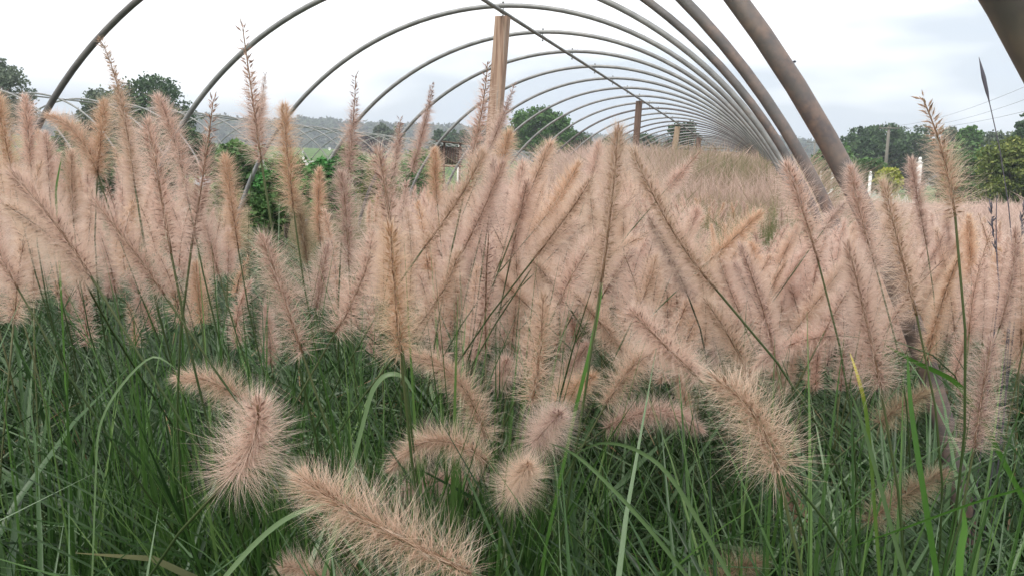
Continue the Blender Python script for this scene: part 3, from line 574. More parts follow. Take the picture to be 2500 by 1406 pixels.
# thin dark seed head against the sky at the right
mb = MB(); P = np.array([at(*p) for p in [(2475, 640, 1.6), (2462, 500, 1.6), (2440, 360, 1.6), (2412, 235, 1.6), (2390, 140, 1.6)]])
g0 = np.array([P[0][0]+.05, P[0][1], 0]); ext = np.vstack([[g0], P])-g0
t = np.linspace(0, 5, 40); pts = np.stack([np.interp(t, range(6), ext[:, k]) for k in range(3)], 1)
rr = np.interp(t, [0, 3.9, 4.1, 4.5, 5], [.0012, .0009, .003, .004, .0004]); mb.tube(pts, rr, 6, att=.5)
M_DARKSEED = mat('dark_seed_head', [(0, (.05, .045, .06)), (1, (.12, .11, .13))], .7, noise=(200,))
tag(link('seed_stalk', mb.mesh('seed_stalk', [M_DARKSEED]), loc=g0), 'thin dark pointed seed stalk against the sky below the top right pipe', 'grass stalk')
for k, (u0, v0, u1, v1) in enumerate([(2480, 760, 2498, 500), (2440, 700, 2415, 470), (2462, 800, 2490, 590)]):
    mb = MB(); d = 1.4; a = at(u0, v0, d); b = at(u1, v1, d); g0 = np.array([a[0], a[1], 0]); sp = np.linspace(0, 1, 16)[:, None]
    pts = np.vstack([[0, 0, 0], (a-g0)+(b-a)*sp+np.array([0.012, 0, 0])*sp**2]); mb.tube(pts, np.linspace(.0014, .0006, 17), 5, att=.5)
    gg = np.random.default_rng(k)
    for j in range(26):
        c = (a-g0)+(b-a)*gg.uniform(.35, 1); dv = (b-a)/np.linalg.norm(b-a)+gg.normal(0, .3, 3); mb.tube([c, c+dv*.005, c+dv*.012], [.0006, .0013, .0002], 4, att=gg.random())
    tag(link('seed_stalk', mb.mesh('seed_stalk', [M_DARKSEED]), loc=g0), ['dark knobbly seed stalk leaning right at the very right edge', 'dark knobbly seed stalk left of the other two at the right edge', 'lowest dark knobbly seed stalk at the right edge'][k], 'grass stalk', 'dark seed stalks at the right edge')

# tuft of white down caught on a plume
mb = MB(); gg = np.random.default_rng(5); c = at(494, 446, .93); nn = 900
v = gg.normal(0, 1, (nn, 3)); v /= np.linalg.norm(v, axis=1)[:, None]; o = gg.normal(0, 1, (nn, 3))*np.array([.0035, .0025, .002]); e = o+v*gg.uniform(.002, .006, nn)[:, None]; pw = np.cross(v, gg.normal(0, 1, (nn, 3))); pw /= np.linalg.norm(pw, axis=1)[:, None]; pw *= .0003
mb.add(np.stack([o-pw, o+pw, e], 1).reshape(-1, 3), tris=np.arange(nn)[:, None]*3+np.array([[0, 1, 2]]), att=.5)
M_DOWN = mat('white_down', [(0, (.8, .8, .84)), (1, (.85, .85, .88))], .8, .4, noise=(50,))
tag(link('tuft_of_down', mb.mesh('tuft_of_down', [M_DOWN]), loc=c), 'small white tuft of down caught on a dark pink plume', 'down tuft')

# ------------------------------------------------------------------ hoop houses
M_GALV = mat('galvanised_pipe', [(0, (.14, .14, .135)), (.45, (.20, .20, .195)), (.62, (.26, .26, .25)), (1, (.21, .18, .16))], .5, noise=(9, (1, 1, 1)), attr=False, metal=.25, spec=.5, bump=.15)
M_RUST = mat('rusty_pipe', [(.2, (.085, .08, .08)), (.5, (.14, .13, .125)), (.8, (.21, .195, .185))], .55, noise=(9, (1, 1, 1)), attr=False, metal=.2, spec=.45, bump=.3)
def side_rust(M, strong):
    t = M.node_tree; ramp = [n for n in t.nodes if n.type == 'VALTORGB'][0]; b = t.nodes['Principled BSDF']
    tcn = [n for n in t.nodes if n.type == 'TEX_COORD'][0]; sx_ = t.nodes.new('ShaderNodeSeparateXYZ'); t.links.new(tcn.outputs['Object'], sx_.inputs[0])
    nn = t.nodes.new('ShaderNodeTexNoise'); nn.inputs['Scale'].default_value = 4.5; nn.inputs['Detail'].default_value = 8; nn.inputs['Roughness'].default_value = .68; t.links.new(tcn.outputs['Object'], nn.inputs['Vector'])
    mr = t.nodes.new('ShaderNodeMapRange'); t.links.new(sx_.outputs['X'], mr.inputs[0]); mr.inputs[1].default_value = .2; mr.inputs[2].default_value = 2.4; mr.inputs[3].default_value = -.32; mr.inputs[4].default_value = strong
    ad = t.nodes.new('ShaderNodeMath'); t.links.new(nn.outputs['Fac'], ad.inputs[0]); t.links.new(mr.outputs[0], ad.inputs[1])
    r2 = t.nodes.new('ShaderNodeValToRGB'); r2.color_ramp.elements[0].position = .47; r2.color_ramp.elements[1].position = .72; t.links.new(ad.outputs[0], r2.inputs[0])
    n3 = t.nodes.new('ShaderNodeTexNoise'); n3.inputs['Scale'].default_value = 45; n3.inputs['Detail'].default_value = 4; t.links.new(tcn.outputs['Object'], n3.inputs['Vector'])
    r3 = t.nodes.new('ShaderNodeValToRGB'); r3.color_ramp.elements[0].position = .35; r3.color_ramp.elements[0].color = (.10, .075, .075, 1); r3.color_ramp.elements[1].position = .68; r3.color_ramp.elements[1].color = (.27, .17, .125, 1); t.links.new(n3.outputs['Fac'], r3.inputs[0])
    mx_ = t.nodes.new('ShaderNodeMix'); mx_.data_type = 'RGBA'; t.links.new(r2.outputs[0], mx_.inputs[0]); t.links.new(ramp.outputs[0], mx_.inputs[6]); t.links.new(r3.outputs[0], mx_.inputs[7]); t.links.new(mx_.outputs[2], b.inputs['Base Color'])
side_rust(M_GALV, -.08); side_rust(M_RUST, .13) 
M_WOOD = mat('weathered_wood', [(.28, (.09, .055, .04)), (.42, (.24, .15, .105)), (.55, (.36, .25, .18)), (.7, (.26, .22, .19))], .8, noise=(55, (1, 1, .04)), attr=False, bump=.5)
M_WOOD_D = mat('dark_wood', [(.25, (.05, .035, .03)), (.5, (.12, .075, .055)), (.75, (.17, .12, .10))], .8, noise=(55, (1, 1, .04)), attr=False, bump=.5)
M_WOOD_L = mat('pale_wood', [(.25, (.16, .11, .07)), (.5, (.30, .22, .15)), (.75, (.40, .32, .24))], .8, noise=(55, (1, 1, .04)), attr=False, bump=.5)
M_BOLT = mat('bolt_steel', [(0, (.12, .11, .10)), (1, (.25, .24, .23))], .5, noise=(40,), attr=False, metal=.5)
def hoop_pts(a, b, n, z0, ext, seg=72):
    th = np.linspace(0, math.pi, seg); c, s = np.cos(th), np.sin(th)
    x = np.sign(c)*np.abs(c)**(2/n)*a; z = z0+np.abs(s)**(2/n)*b
    x[0], x[-1] = a, -a
    pts = np.stack([x, np.zeros_like(x), z], 1)
    return np.vstack([[a, 0, 0], pts, [-a, 0, 0]]) if z0 > .03 else pts
def ridge_h(z0, b): return z0+b
HX, HA, HB, HZ, HN, HY0, SP = -2.0924, 2.5438, 2.4361, CAMZ-1.1385, 1.9602, 6.4986, 1.22
def frame(X, Y0, ks, label, r, seg, rusty, posts, wob=0.0, a=HA, b=HB, loc_k=0):
    root = empty('greenhouse_frame', (X, Y0, 0)); tag(root, label, 'greenhouse frame', 'bare hoop greenhouse frames')
    gg = np.random.default_rng(31); g2 = np.random.default_rng(32)
    for k in ks:
        pts = hoop_pts(a, b, HN, HZ, 0); 
        if wob: pts = pts*np.array([1+g2.normal(0, wob), 1, 1]); pts[:, 1] += pts[:, 0]*g2.normal(0, wob*1.2); 
        mb = MB(); pts[:, 1] += k*SP-(.014 if k == -5 and not wob else 0); mb.tube(pts, r, seg)
        o = link('hoop', mb.mesh('hoop', [M_RUST if k in rusty else M_GALV], True), root)
        if k in rusty: o['label'] = 'rust brown hoop'
    top = HZ+b
    mb = MB(); mb.tube([[0, ks[0]*SP-.3, top-.048+r*0], [0, (ks[0]+ks[-1])/2*SP, top-.048], [0, ks[-1]*SP+.3, top-.048]], r*.82, seg)
    rp_ = link('ridge_pipe', mb.mesh('ridge_pipe', [M_GALV], True), root)
    mb = MB()
    for k in ks:
        if posts or k % 2 == 0:
            mb.tube([[0, k*SP, top+r+.012], [0, k*SP, top-.048-r-.018]], .004, 6)
            mb.box([0, k*SP, top+r+.008], [.014, .014, .009])
            mb.box([0, k*SP, top-.048-r-.012], [.014, .014, .009])
    link('bolts', mb.mesh('bolt', [M_BOLT]), rp_).name = 'bolt'
    return root, top
main, top = frame(HX, HY0, list(range(-6, 25)), 'nearest bare hoop greenhouse frame of grey and rusty pipes arching over the grasses', .0185, 16, {-6, -5, -4, -3, -2, 8, 11, 12, 14, 16, 17, 19, 21, 22}, True)
def ridge_post(y, sz, m, lean, label, h=None):
    mb = MB(); h = h or top-.085
    v = np.array([[sx*sz/2, sy_*sz/2, z] for z in (0, 1) for sx, sy_ in ((-1, -1), (1, -1), (1, 1), (-1, 1))]); v[:, 2] *= h; v[:, 0] -= (1-v[:, 2]/h)*lean; v[:, 1] += y
    mb.add(v, quads=[[0, 1, 5, 4], [1, 2, 6, 5], [2, 3, 7, 6], [3, 0, 4, 7], [4, 5, 6, 7]])
    me = mb.mesh('ridge_post', [m]); o = link('ridge_post', me, main); o['label'] = label
    bv = o.modifiers.new('bevel', 'BEVEL'); bv.width = .004; bv.segments = 2
ridge_post(.0, .10, M_WOOD, .13, 'reddish brown wooden post nearest the viewer')
ridge_post(6*SP, .095, M_WOOD_D, .06, 'dark brown wooden post, second from the viewer')
ridge_post(11*SP, .12, M_WOOD_L, .25, 'pale grey leaning wooden post, third from the viewer', top-.12)
ridge_post(16*SP, .14, M_WOOD_D, .0, 'nearly black wooden post farthest away')
mb = MB(); th = np.linspace(0, 2*math.pi, 14)
for dy in (-.02, .012): mb.tube(np.stack([.03*np.cos(th)*.5+.01, np.full(14, dy-.06), top-.028+.045*np.sin(th)], 1), .0014, 5)
link('wire_tie', mb.mesh('wire_tie', [M_BOLT]), main)
# small lumps stuck on two of the pipes
for (u, v, d, lab) in [(1939, 153, 1.66, 'small dark bug sitting on the thickest whole pipe'), (1799, 206, 4.1, 'small dark bug sitting on the third rusty pipe')]:
    mb = MB(); c = at(u, v, d); s = d*.0016
    mb.tube(np.array([[-1, 0, 0], [-.4, 0, .5], [.5, 0, .6], [1.3, 0, .1]])*s, [s*.3, s*.8, s*.9, s*.3], 8)
    for a_ in (-.6, 0, .6): mb.tube(np.array([[a_, 0, 0], [a_-.3, -.8, -.7]])*s, s*.12, 4); mb.tube(np.array([[a_, 0, 0], [a_-.3, .8, -.9]])*s, s*.12, 4)
    tag(link('bug', mb.mesh('bug', [M_DARKSEED], True), loc=c), lab, 'bug')
F2X, F2Y = -14.6, 11.5
frame(F2X, F2Y, list(range(0, 34)), 'second bare hoop greenhouse frame farther off, behind the left plumes', .019, 8, set(), False, wob=.012)

# ------------------------------------------------------------------ terrain
def hgt(x, y):
    x = np.asarray(x, float); y = np.asarray(y, float); r = np.hypot(x, y)
    fwd = x*(-sy)+y*cy; lat = x*cy+y*sy
    left = 1/(1+np.exp((lat-.08*fwd)/(8+.06*np.maximum(fwd, 1))))
    z = left*np.interp(r, [0, 20, 60, 150, 260, 420], [0, 0, 1.0, 4.6, 6.5, 9])
    z = z+(1-left)*np.interp(r, [0, 30, 100, 300], [0, 0, .4, 1.5])
    return np.where(fwd > 0, z, 0)
def radial(R, N, a0, a1, fn):
    ang = np.linspace(a0, a1, N); rr, aa = np.meshgrid(R, ang, indexing='ij')
    x = -rr*np.sin(aa); y = rr*np.cos(aa); z = fn(x, y, rr, aa); V = np.stack([x, y, z], 2).reshape(-1, 3)
    i, j = np.meshgrid(np.arange(len(R)-1), np.arange(N-1), indexing='ij'); i = i.ravel(); j = j.ravel()
    return V, np.stack([i*N+j, i*N+j+1, (i+1)*N+j+1, (i+1)*N+j], 1)
M_GROUND = mat('ground_grass', [(.3, (.04, .07, .018)), (.5, (.075, .135, .03)), (.7, (.12, .20, .05))], .9, noise=(.9,), attr=False)
R = np.concatenate([[0.01], np.geomspace(1, 900, 80)]); V, Q = radial(R, 181, -math.pi, math.pi, lambda x, y, r, a: hgt(x, y)-np.clip(r-1500, 0, None)*.0)
mb = MB(); mb.add(V, quads=Q[:, ::-1]); tag(link('ground', mb.mesh('ground', [M_GROUND], True)), kind='structure')
def hills(name, dist, depth, us, tops, m, cols, n_leaf, lsz, seed):
    "a wooded ridge: us photo columns, tops photo rows of its skyline"
    gg = np.random.default_rng(seed)
    us = np.array(us, float); az_ = []; hz = []
    for u, v in zip(us, tops):
        d = at(u, v, 1)-CAM; k = dist/np.hypot(d[0], d[1]); az_.append(math.atan2(-d[0], d[1])); hz.append(CAMZ+d[2]*k-4.5)
    o = np.argsort(az_); az_ = np.array(az_)[o]; hz = np.array(hz)[o]
    Rr = np.linspace(dist-depth, dist+depth, 26)
    def fn(x, y, r, a):
        h = np.interp(a, az_, hz); f = np.cos(np.clip((r-dist)/depth, -1, 1)*math.pi/2)**1.3
        return -2+(h+2)*f
    V, Q = radial(Rr, 240, az_[0], az_[-1], fn)
    mb = MB(); mb.add(V, quads=Q[:, ::-1], att=.2)
    # tree tops over the near slope
    a = gg.uniform(az_[0], az_[-1], n_leaf); r = gg.uniform(dist-depth*.85, dist+depth*.1, n_leaf); x = -r*np.sin(a); y = r*np.cos(a); z = fn(x, y, r, a)
    tid = gg.random(n_leaf); cr_ = lsz*gg.uniform(1.0, 2.4, n_leaf)
    K = 26; c = np.repeat(np.stack([x, y, z+cr_*.6], 1), K, 0); rad = np.repeat(cr_, K)
    v = gg.normal(0, 1, (n_leaf*K, 3)); v /= np.linalg.norm(v, axis=1)[:, None]; v[:, 2] = np.abs(v[:, 2]); p = c+v*(rad*gg.uniform(.7, 1.05, n_leaf*K))[:, None]
    quad_cloud(mb, p, rad*.42, gg, np.clip(np.repeat(tid, K)*.8+gg.normal(0, .1, n_leaf*K), 0, 1))
    return tag(link(name, mb.mesh(name, [m])), kind='structure')
def quad_cloud(mb, p, s, gg, att, mat_=0, up=.0):
    n = len(p); a = gg.normal(0, 1, (n, 3)); a /= np.linalg.norm(a, axis=1)[:, None]
    b = np.cross(a, gg.normal(0, 1, (n, 3))+np.array([0, 0, up])); b /= np.linalg.norm(b, axis=1)[:, None]; c = np.cross(a, b)
    s = np.broadcast_to(s, (n,))[:, None]*.5; e = .62
    V = np.stack([p-b*s, p+c*s*e, p+b*s, p-c*s*e], 1).reshape(-1, 3)
    mb.add(V, quads=np.arange(n)[:, None]*4+np.array([[0, 1, 2, 3]]), mat=mat_, att=np.repeat(att, 4))
M_HILL = mat('wooded_hill', [(0, (.035, .055, .025)), (.5, (.055, .08, .035)), (.85, (.09, .10, .05)), (1, (.14, .10, .06))], .9)
hills('hills', 520, 150, [-500, 0, 150, 330, 480, 650, 760, 900, 1050, 1250, 1500, 1700, 1890, 2000, 2100, 2350, 2600, 3000],
      [310, 318, 300, 300, 296, 312, 306, 318, 322, 330, 350, 352, 352, 366, 376, 388, 400, 410], M_HILL, None, 9000, 2.6, 41)

# ------------------------------------------------------------------ trees and bushes
M_BARK = mat('bark', [(.3, (.06, .045, .035)), (.7, (.14, .11, .09))], .9, noise=(6, (1, 1, .3)), attr=False)
def fol(name, a, b, c, tr=.2): return mat(name, [(0, a), (.5, b), (1, c)], .65, tr, spec=.25)
M_TDARK = fol('foliage_dark', (0.031, 0.063, 0.031), (0.063, 0.112, 0.049), (0.119, 0.182, 0.077))
M_TGREY = fol('foliage_grey', (0.070, 0.098, 0.063), (0.119, 0.154, 0.098), (0.196, 0.224, 0.154))
M_TMID = fol('foliage_mid', (0.042, 0.091, 0.028), (0.077, 0.161, 0.045), (0.154, 0.266, 0.084))
M_TOLIVE = fol('foliage_olive', (0.070, 0.098, 0.028), (0.140, 0.182, 0.049), (0.280, 0.294, 0.084))
M_BUSH = fol('foliage_bush', (0.028, 0.098, 0.028), (0.063, 0.210, 0.049), (0.140, 0.350, 0.098))
M_YELB = fol('foliage_yellow', (0.196, 0.224, 0.028), (0.364, 0.392, 0.056), (0.532, 0.532, 0.098))
M_PURP = fol('foliage_plum', (.03, .025, .03), (.07, .055, .055), (.12, .09, .08))
def tree(name, u, v_top, v_base, d, wpx, m, label, cat, seed, group=None, nl=7000, lsz=None, blobs=30, shape='round', hollow=.0, trunk_f=.25):
    gg = np.random.default_rng(seed)
    top_ = at(u, v_top, d); x, y = top_[0], top_[1]; gz = float(hgt(x, y)); bot = at(u, v_base, d)[2]
    bot = max(bot, gz+.2) if trunk_f else max(bot, gz)
    H = top_[2]-gz; cw = wpx*d/FPX/2; ch = (top_[2]-bot)/2; cz = (top_[2]+bot)/2-gz
    root = empty(name, (x, y, gz)); tag(root, label, cat, group)
    # crown of overlapping clumps
    ctr = []; rad = []; g_in = .12
    while len(ctr) < blobs:
        p = gg.uniform(-1, 1, 3)
        if shape == 'cone':
            f = (1-(p[2]+1)/2)*.85+.12
            if math.hypot(p[0], p[1]) > f: continue
        elif (np.abs(p)**2.7).sum() > 1 or (p**2).sum() < g_in: continue
        ctr.append(p*np.array([cw, cw, ch])*.80); rad.append(gg.uniform(.24, .44)*min(cw, ch)*(1.0 if shape != 'cone' else .7))
    ctr = np.array(ctr); rad = np.array(rad)
    # a few small sprays that roughen the outline
    v = gg.normal(0, 1, (blobs, 3)); v[:, 2] = np.abs(v[:, 2])*1.2-.2; v /= np.linalg.norm(v, axis=1)[:, None]
    if shape != 'cone':
        ctr = np.vstack([ctr, v*np.array([cw, cw, ch])*gg.uniform(.82, .98, blobs)[:, None]]); rad = np.concatenate([rad, gg.uniform(.10, .2, blobs)*min(cw, ch)])
    wgt = rad**2; wgt /= wgt.sum(); which = gg.choice(len(ctr), nl, p=wgt)
    v = gg.normal(0, 1, (nl, 3)); v /= np.linalg.norm(v, axis=1)[:, None]
    p = ctr[which]+v*(rad[which]*np.clip(gg.normal(.85, .22, nl), .1, 1.35))[:, None]*np.array([1.1, 1.1, .85])+np.array([0, 0, cz])
    p[:, 2] = np.maximum(p[:, 2], .03)
    bl = gg.normal(0, .16, len(ctr))
    s = (lsz or max(.10, d*.0038))*gg.uniform(.7, 1.4, nl)
    mb = MB(); quad_cloud(mb, p, s, gg, np.clip(.45+bl[which]+gg.normal(0, .2, nl), 0, 1))
    link('crown', mb.mesh('crown', [m]), root)
    mb = MB(); tr_ = max(.03, H*.022); hh = cz+ch*.3
    bend = gg.normal(0, .03*H, 2)
    mb.tube([[0, 0, -.1], [bend[0]*.3, bend[1]*.3, hh*.4], [bend[0], bend[1], hh]], [tr_, tr_*.8, tr_*.3], 8)
    for j in range(7 if trunk_f else 4):
        i_ = gg.integers(0, len(ctr)); s0 = gg.uniform(.3, .8); a0 = np.array([bend[0]*s0, bend[1]*s0, hh*s0]); e = ctr[i_]*.9+np.array([0, 0, cz])
        if e[2] < a0[2]*.6: e[2] = a0[2]+.3*ch
        mb.tube([a0, (a0+e)/2+np.array([0, 0, .06*H]), e], [tr_*.45, tr_*.28, tr_*.08], 6)
    link('trunk' if trunk_f else 'stems', mb.mesh('trunk', [M_BARK], True), root)
    return root
T = [
 ('tree', 0, 148, 330, 48, 150, M_TGREY, 'leafy grey green tree cut by the left edge', 'tree', 51, {}),
 ('tree', 366, 188, 420, 42, 205, M_TDARK, 'round dark green tree on the left between the first two pipes', 'tree', 52, dict(nl=13000, blobs=46)),
 ('tree', 248, 212, 420, 44, 118, M_TGREY, 'smaller grey green tree touching the left side of the round dark one', 'tree', 53, {}),
 ('bush', 190, 300, 420, 46, 120, M_TMID, 'low green bush left of the round dark tree', 'bush', 54, {}),
 ('bush', 450, 310, 430, 20, 130, M_TDARK, 'dark leafy shrub behind the second pipe end', 'bush', 55, {}),
 ('bush', 570, 350, 520, 14, 120, M_TMID, 'dense green shrub behind the tallest plume', 'bush', 56, dict(nl=12000)),
 ('tree', 935, 300, 380, 115, 50, M_TGREY, 'small pointed grey tree on the far skyline, left of two', 'tree', 57, dict(nl=2500)),
 ('tree', 968, 308, 380, 115, 40, M_TGREY, 'small pointed grey tree on the far skyline, right of two', 'tree', 58, dict(nl=2500)),
 ('tree', 905, 332, 395, 110, 90, M_PURP, 'low plum coloured tree under the far skyline', 'tree', 59, dict(nl=3000)),
 ('tree', 1072, 304, 380, 105, 62, M_TDARK, 'dark evergreen behind the small shed, left of the wooden post', 'tree', 60, dict(nl=3500, shape='cone')),
 ('tree', 1128, 318, 385, 105, 120, M_TDARK, 'broad dark tree behind the far white post left of the wooden post', 'tree', 61, dict(nl=4500)),
 ('tree', 1200, 300, 400, 80, 100, M_TGREY, 'greyish tree hidden behind the wooden post', 'tree', 62, dict(nl=4000)),
 ('tree', 1322, 266, 400, 62, 148, M_TMID, 'full green tree right of the wooden post', 'tree', 63, dict(nl=12000, blobs=44)),
 ('tree', 1400, 318, 410, 66, 90, M_TDARK, 'lower dark tree at the right foot of the full green one', 'tree', 64, dict(nl=5000)),
 ('bush', 1345, 342, 410, 48, 70, M_TOLIVE, 'yellow green bush before the full green tree', 'bush', 65, dict(nl=3000)),
 ('tree', 1500, 335, 420, 75, 90, M_TDARK, 'dark tree seen through the hoops beside the second wooden post', 'tree', 66, dict(nl=4000)),
 ('tree', 1575, 330, 420, 75, 70, M_TDARK, 'dark tree right behind the second wooden post', 'tree', 67, dict(nl=4000)),
 ('tree', 1672, 296, 440, 58, 84, M_TDARK, 'tall dark column shaped tree behind the third wooden post', 'tree', 68, dict(nl=9000, blobs=40)),
 ('tree', 2095, 312, 470, 72, 120, M_TDARK, 'dark tree of the right grove, leftmost', 'tree', 69, dict(nl=9000, blobs=40)),
 ('tree', 2160, 300, 470, 76, 130, M_TDARK, 'dark tree behind the near utility pole', 'tree', 70, dict(nl=9000, blobs=40)),
 ('tree', 2235, 304, 470, 78, 130, M_TDARK, 'dark tree between the near utility pole and the tall golden plume', 'tree', 71, dict(nl=9000, blobs=40)),
 ('tree', 2320, 306, 470, 70, 90, M_TGREY, 'greyish tree right behind the tall golden plume', 'tree', 72, dict(nl=5000)),
 ('tree', 2372, 308, 470, 62, 100, M_TMID, 'mid green tree right of the tall golden plume', 'tree', 73, dict(nl=8000)),
 ('tree', 2440, 318, 470, 60, 110, M_TGREY, 'hazy tree in the gap behind the right bushes', 'tree', 74, dict(nl=6000)),
 ('tree', 2515, 270, 480, 50, 70, M_TDARK, 'tall dark tree cut by the right edge', 'tree', 75, dict(nl=6000)),
 ('bush', 2395, 370, 530, 34, 150, M_TMID, 'broad mid green bush at the right below the hazy trees', 'bush', 76, dict(nl=14000, blobs=44, trunk_f=0)),
 ('bush', 2480, 335, 545, 30, 150, M_TOLIVE, 'olive green bush cut by the right edge', 'bush', 77, dict(nl=16000, blobs=44, trunk_f=0)),
 ('bush', 2335, 440, 540, 38, 90, M_TDARK, 'low dark bush under the broad mid green one', 'bush', 78, dict(nl=6000, trunk_f=0)),
 ('bush', 2040, 360, 460, 56, 110, M_TMID, 'rounded green bush between the two nearest whole pipes', 'bush', 79, dict(nl=6000, trunk_f=0)),
 ('bush', 2175, 412, 470, 42, 60, M_YELB, 'small bright yellow bush below the near utility pole', 'bush', 80, dict(nl=2500, trunk_f=0)),
 ('bush', 2120, 385, 470, 46, 100, M_TMID, 'loose green bush left of the small yellow one', 'bush', 81, dict(nl=5000, trunk_f=0)),
 ('bush', 700, 372, 560, 9.0, 120, M_BUSH, 'bright green leafy shrub with small white flowers in the left gap', 'bush', 82, dict(nl=9000, lsz=.045, trunk_f=0)),
 ('bush', 800, 385, 560, 8.0, 130, M_BUSH, 'bright green leafy shrub right of the white flowered one', 'bush', 83, dict(nl=11000, lsz=.045, trunk_f=0)),
 ('bush', 850, 350, 470, 9.5, 80, M_BUSH, 'yellowish topped green shrub crossing the fourth pipe', 'bush', 84, dict(nl=6000, lsz=.04, trunk_f=0)),
 ('bush', 735, 392, 500, 9.5, 80, M_TDARK, 'dark leafed shrub with white blossoms in the left gap', 'bush', 85, dict(nl=5000, lsz=.04, trunk_f=0)),
 ('bush', 660, 430, 640, 7.5, 90, M_TMID, 'green shrub beside the stem of the tallest plume', 'bush', 86, dict(nl=9000, lsz=.04, trunk_f=0)),
 ('bush', 1030, 365, 520, 13, 110, M_BUSH, 'green bush in front of the small shed', 'bush', 87, dict(nl=6000, lsz=.05, trunk_f=0)),
 ('bush', 930, 385, 520, 15, 120, M_TOLIVE, 'olive bush behind the big central plume', 'bush', 88, dict(nl=5000, lsz=.05, trunk_f=0)),
 ('bush', 1330, 395, 470, 26, 120, M_TOLIVE, 'olive weeds at the foot of the hoops left of the far white post', 'bush', 89, dict(nl=4000, trunk_f=0)),
 ('bush', 330, 360, 560, 12, 200, M_TDARK, 'dark hedge behind the left plumes below the round tree', 'bush', 90, dict(nl=9000, lsz=.06, trunk_f=0)),
 ('bush', 130, 370, 560, 12, 200, M_TMID, 'green hedge behind the left plumes near the edge', 'bush', 91, dict(nl=9000, lsz=.06, trunk_f=0)),
]
for (nm, u, vt, vb, d, wp, mm, lab, cat, sd_, kw) in T:
    tree(nm, u, vt, vb, d, wp, mm, lab, cat, sd_, **kw)
# white flowers on the shrubs
M_PETAL = mat('white_petal', [(0, (.78, .80, .76)), (1, (.85, .86, .82))], .6, .3, noise=(30,))
def flowers(uv, d, parent):
    gg = np.random.default_rng(3)
    for (u, v) in uv:
        c = at(u, v, d); mb = MB(); mb.n = 0
        for k in range(5):
            a = k*2*math.pi/5; e1 = np.array([math.cos(a), 0, math.sin(a)]); e2 = np.array([-math.sin(a), 0, math.cos(a)]); s = .02
            mb.add(np.array([[0, 0, 0], e1*s*.6+e2*s*.35, e1*s+np.array([0, -.006, 0]), e1*s*.6-e2*s*.35]), quads=[[0, 1, 2, 3]], att=.5)
        o = link('flower', mb.mesh('flower', [M_PETAL]), parent); o.location = Vector(c)-parent.location; o.rotation_euler = (gg.normal(0, .5), gg.normal(0, .5), gg.uniform(-1, 1))
roots = {o.get('label'): o for o in S.objects if o.parent is None}
flowers([(738, 372), (741, 387), (745, 395), (757, 396), (764, 397), (772, 396), (789, 397), (776, 402), (805, 364), (749, 401)], 8.6, roots['bright green leafy shrub with small white flowers in the left gap'])

# ------------------------------------------------------------------ far grass inside and beside the hoops
M_FAR = mat('far_grass', [(0, (.05, .085, .025)), (.3, (.12, .16, .055)), (.52, (.26, .24, .13)), (.72, (.46, .33, .26)), (1, (.66, .50, .43))], .8, .35)
def far_grass(name, n, region, hfn, wv, tint, label, seed, tri=True):
    gg = np.random.default_rng(seed); X, Y = region(gg, n); n = len(X); gz = hgt(X, Y); h = hfn(X, Y, gg)
    u, v, d = pj(np.stack([X, Y, gz+h], 1)); ok = (u > -300) & (u < 2800) & (d > 1)
    X, Y, gz, h, d = X[ok], Y[ok], gz[ok], h[ok], d[ok]; n = len(X)
    # blades start partway up: what stands lower is hidden
    a = gg.uniform(0, 2*math.pi, n); ln = np.abs(gg.normal(0, .38, n)); z0 = gz+h*gg.uniform(.0, .62, n)
    p0 = np.stack([X, Y, z0], 1); L = gz+h-z0; p2 = p0+np.stack([np.cos(a)*ln*L*1.5, np.sin(a)*ln*L*1.5, L], 1); p1 = (p0+p2)/2+np.stack([-np.cos(a)*ln*L*.25, -np.sin(a)*ln*L*.25, .1*L], 1)
    w = wv*np.maximum(d, 2)*gg.uniform(.6, 1.4, n); s = np.stack([np.full(n, cy), np.full(n, sy), np.zeros(n)], 1)+gg.normal(0, .5, (n, 3)); s /= np.linalg.norm(s, axis=1)[:, None]; s *= (w*.5)[:, None]
    V = np.stack([p0-s*.7, p0+s*.7, p1-s, p1+s, p2], 1).reshape(-1, 3)
    t0 = tint(X, Y, gg); hv = lambda z: np.clip((z-gz)/np.maximum(h, .1), 0, 1)
    av = np.stack([hv(p0[:, 2]), hv(p0[:, 2]), hv(p1[:, 2]), hv(p1[:, 2]), hv(p2[:, 2])], 1)**1.5*.75+t0[:, None]
    mb = MB(); mb.add(V, att=np.clip(av, 0, 1).ravel()); b = np.arange(n)[:, None]*5
    mb.q.append((b+np.array([[0, 1, 3, 2]]), 0)); mb.t.append((b+np.array([[2, 3, 4]]), 0))
    return tag(link(name, mb.mesh(name, [M_FAR])), label, 'grass', kind='stuff')
def blob(X, Y, s, sd_):
    g_ = np.random.default_rng(sd_); z = np.zeros_like(X)
    for _ in range(14):
        k = g_.normal(0, 1/s, 2); z += np.sin(k[0]*X+k[1]*Y+g_.uniform(0, 6.28))
    return z/math.sqrt(7)
far_grass('tall_pink_grass', 150000, lambda g_, n: (g_.uniform(-4.5, .35, n), 3.4+31*g_.random(n)**1.9),
          lambda X, Y, g_: (np.interp(Y, [3, 6, 9, 14, 36], [1.0, 1.15, 1.42, 1.6, 1.95])-np.interp(X+.12*Y, [-2.6, -.9], [.75, 0])*np.interp(Y, [14, 20], [1, 0]))*(1+.05*blob(X, Y, .8, 1))*np.clip(g_.normal(.95, .07, len(X)), .7, 1.1), .0011,
          lambda X, Y, g_: np.interp(Y, [3, 9, 14], [.0, .0, .14])+.15*blob(X, Y*.6, .55, 2)+g_.normal(0, .09, len(X)), 'tall fine pink and green grass filling the far part of the hoop house', 61)
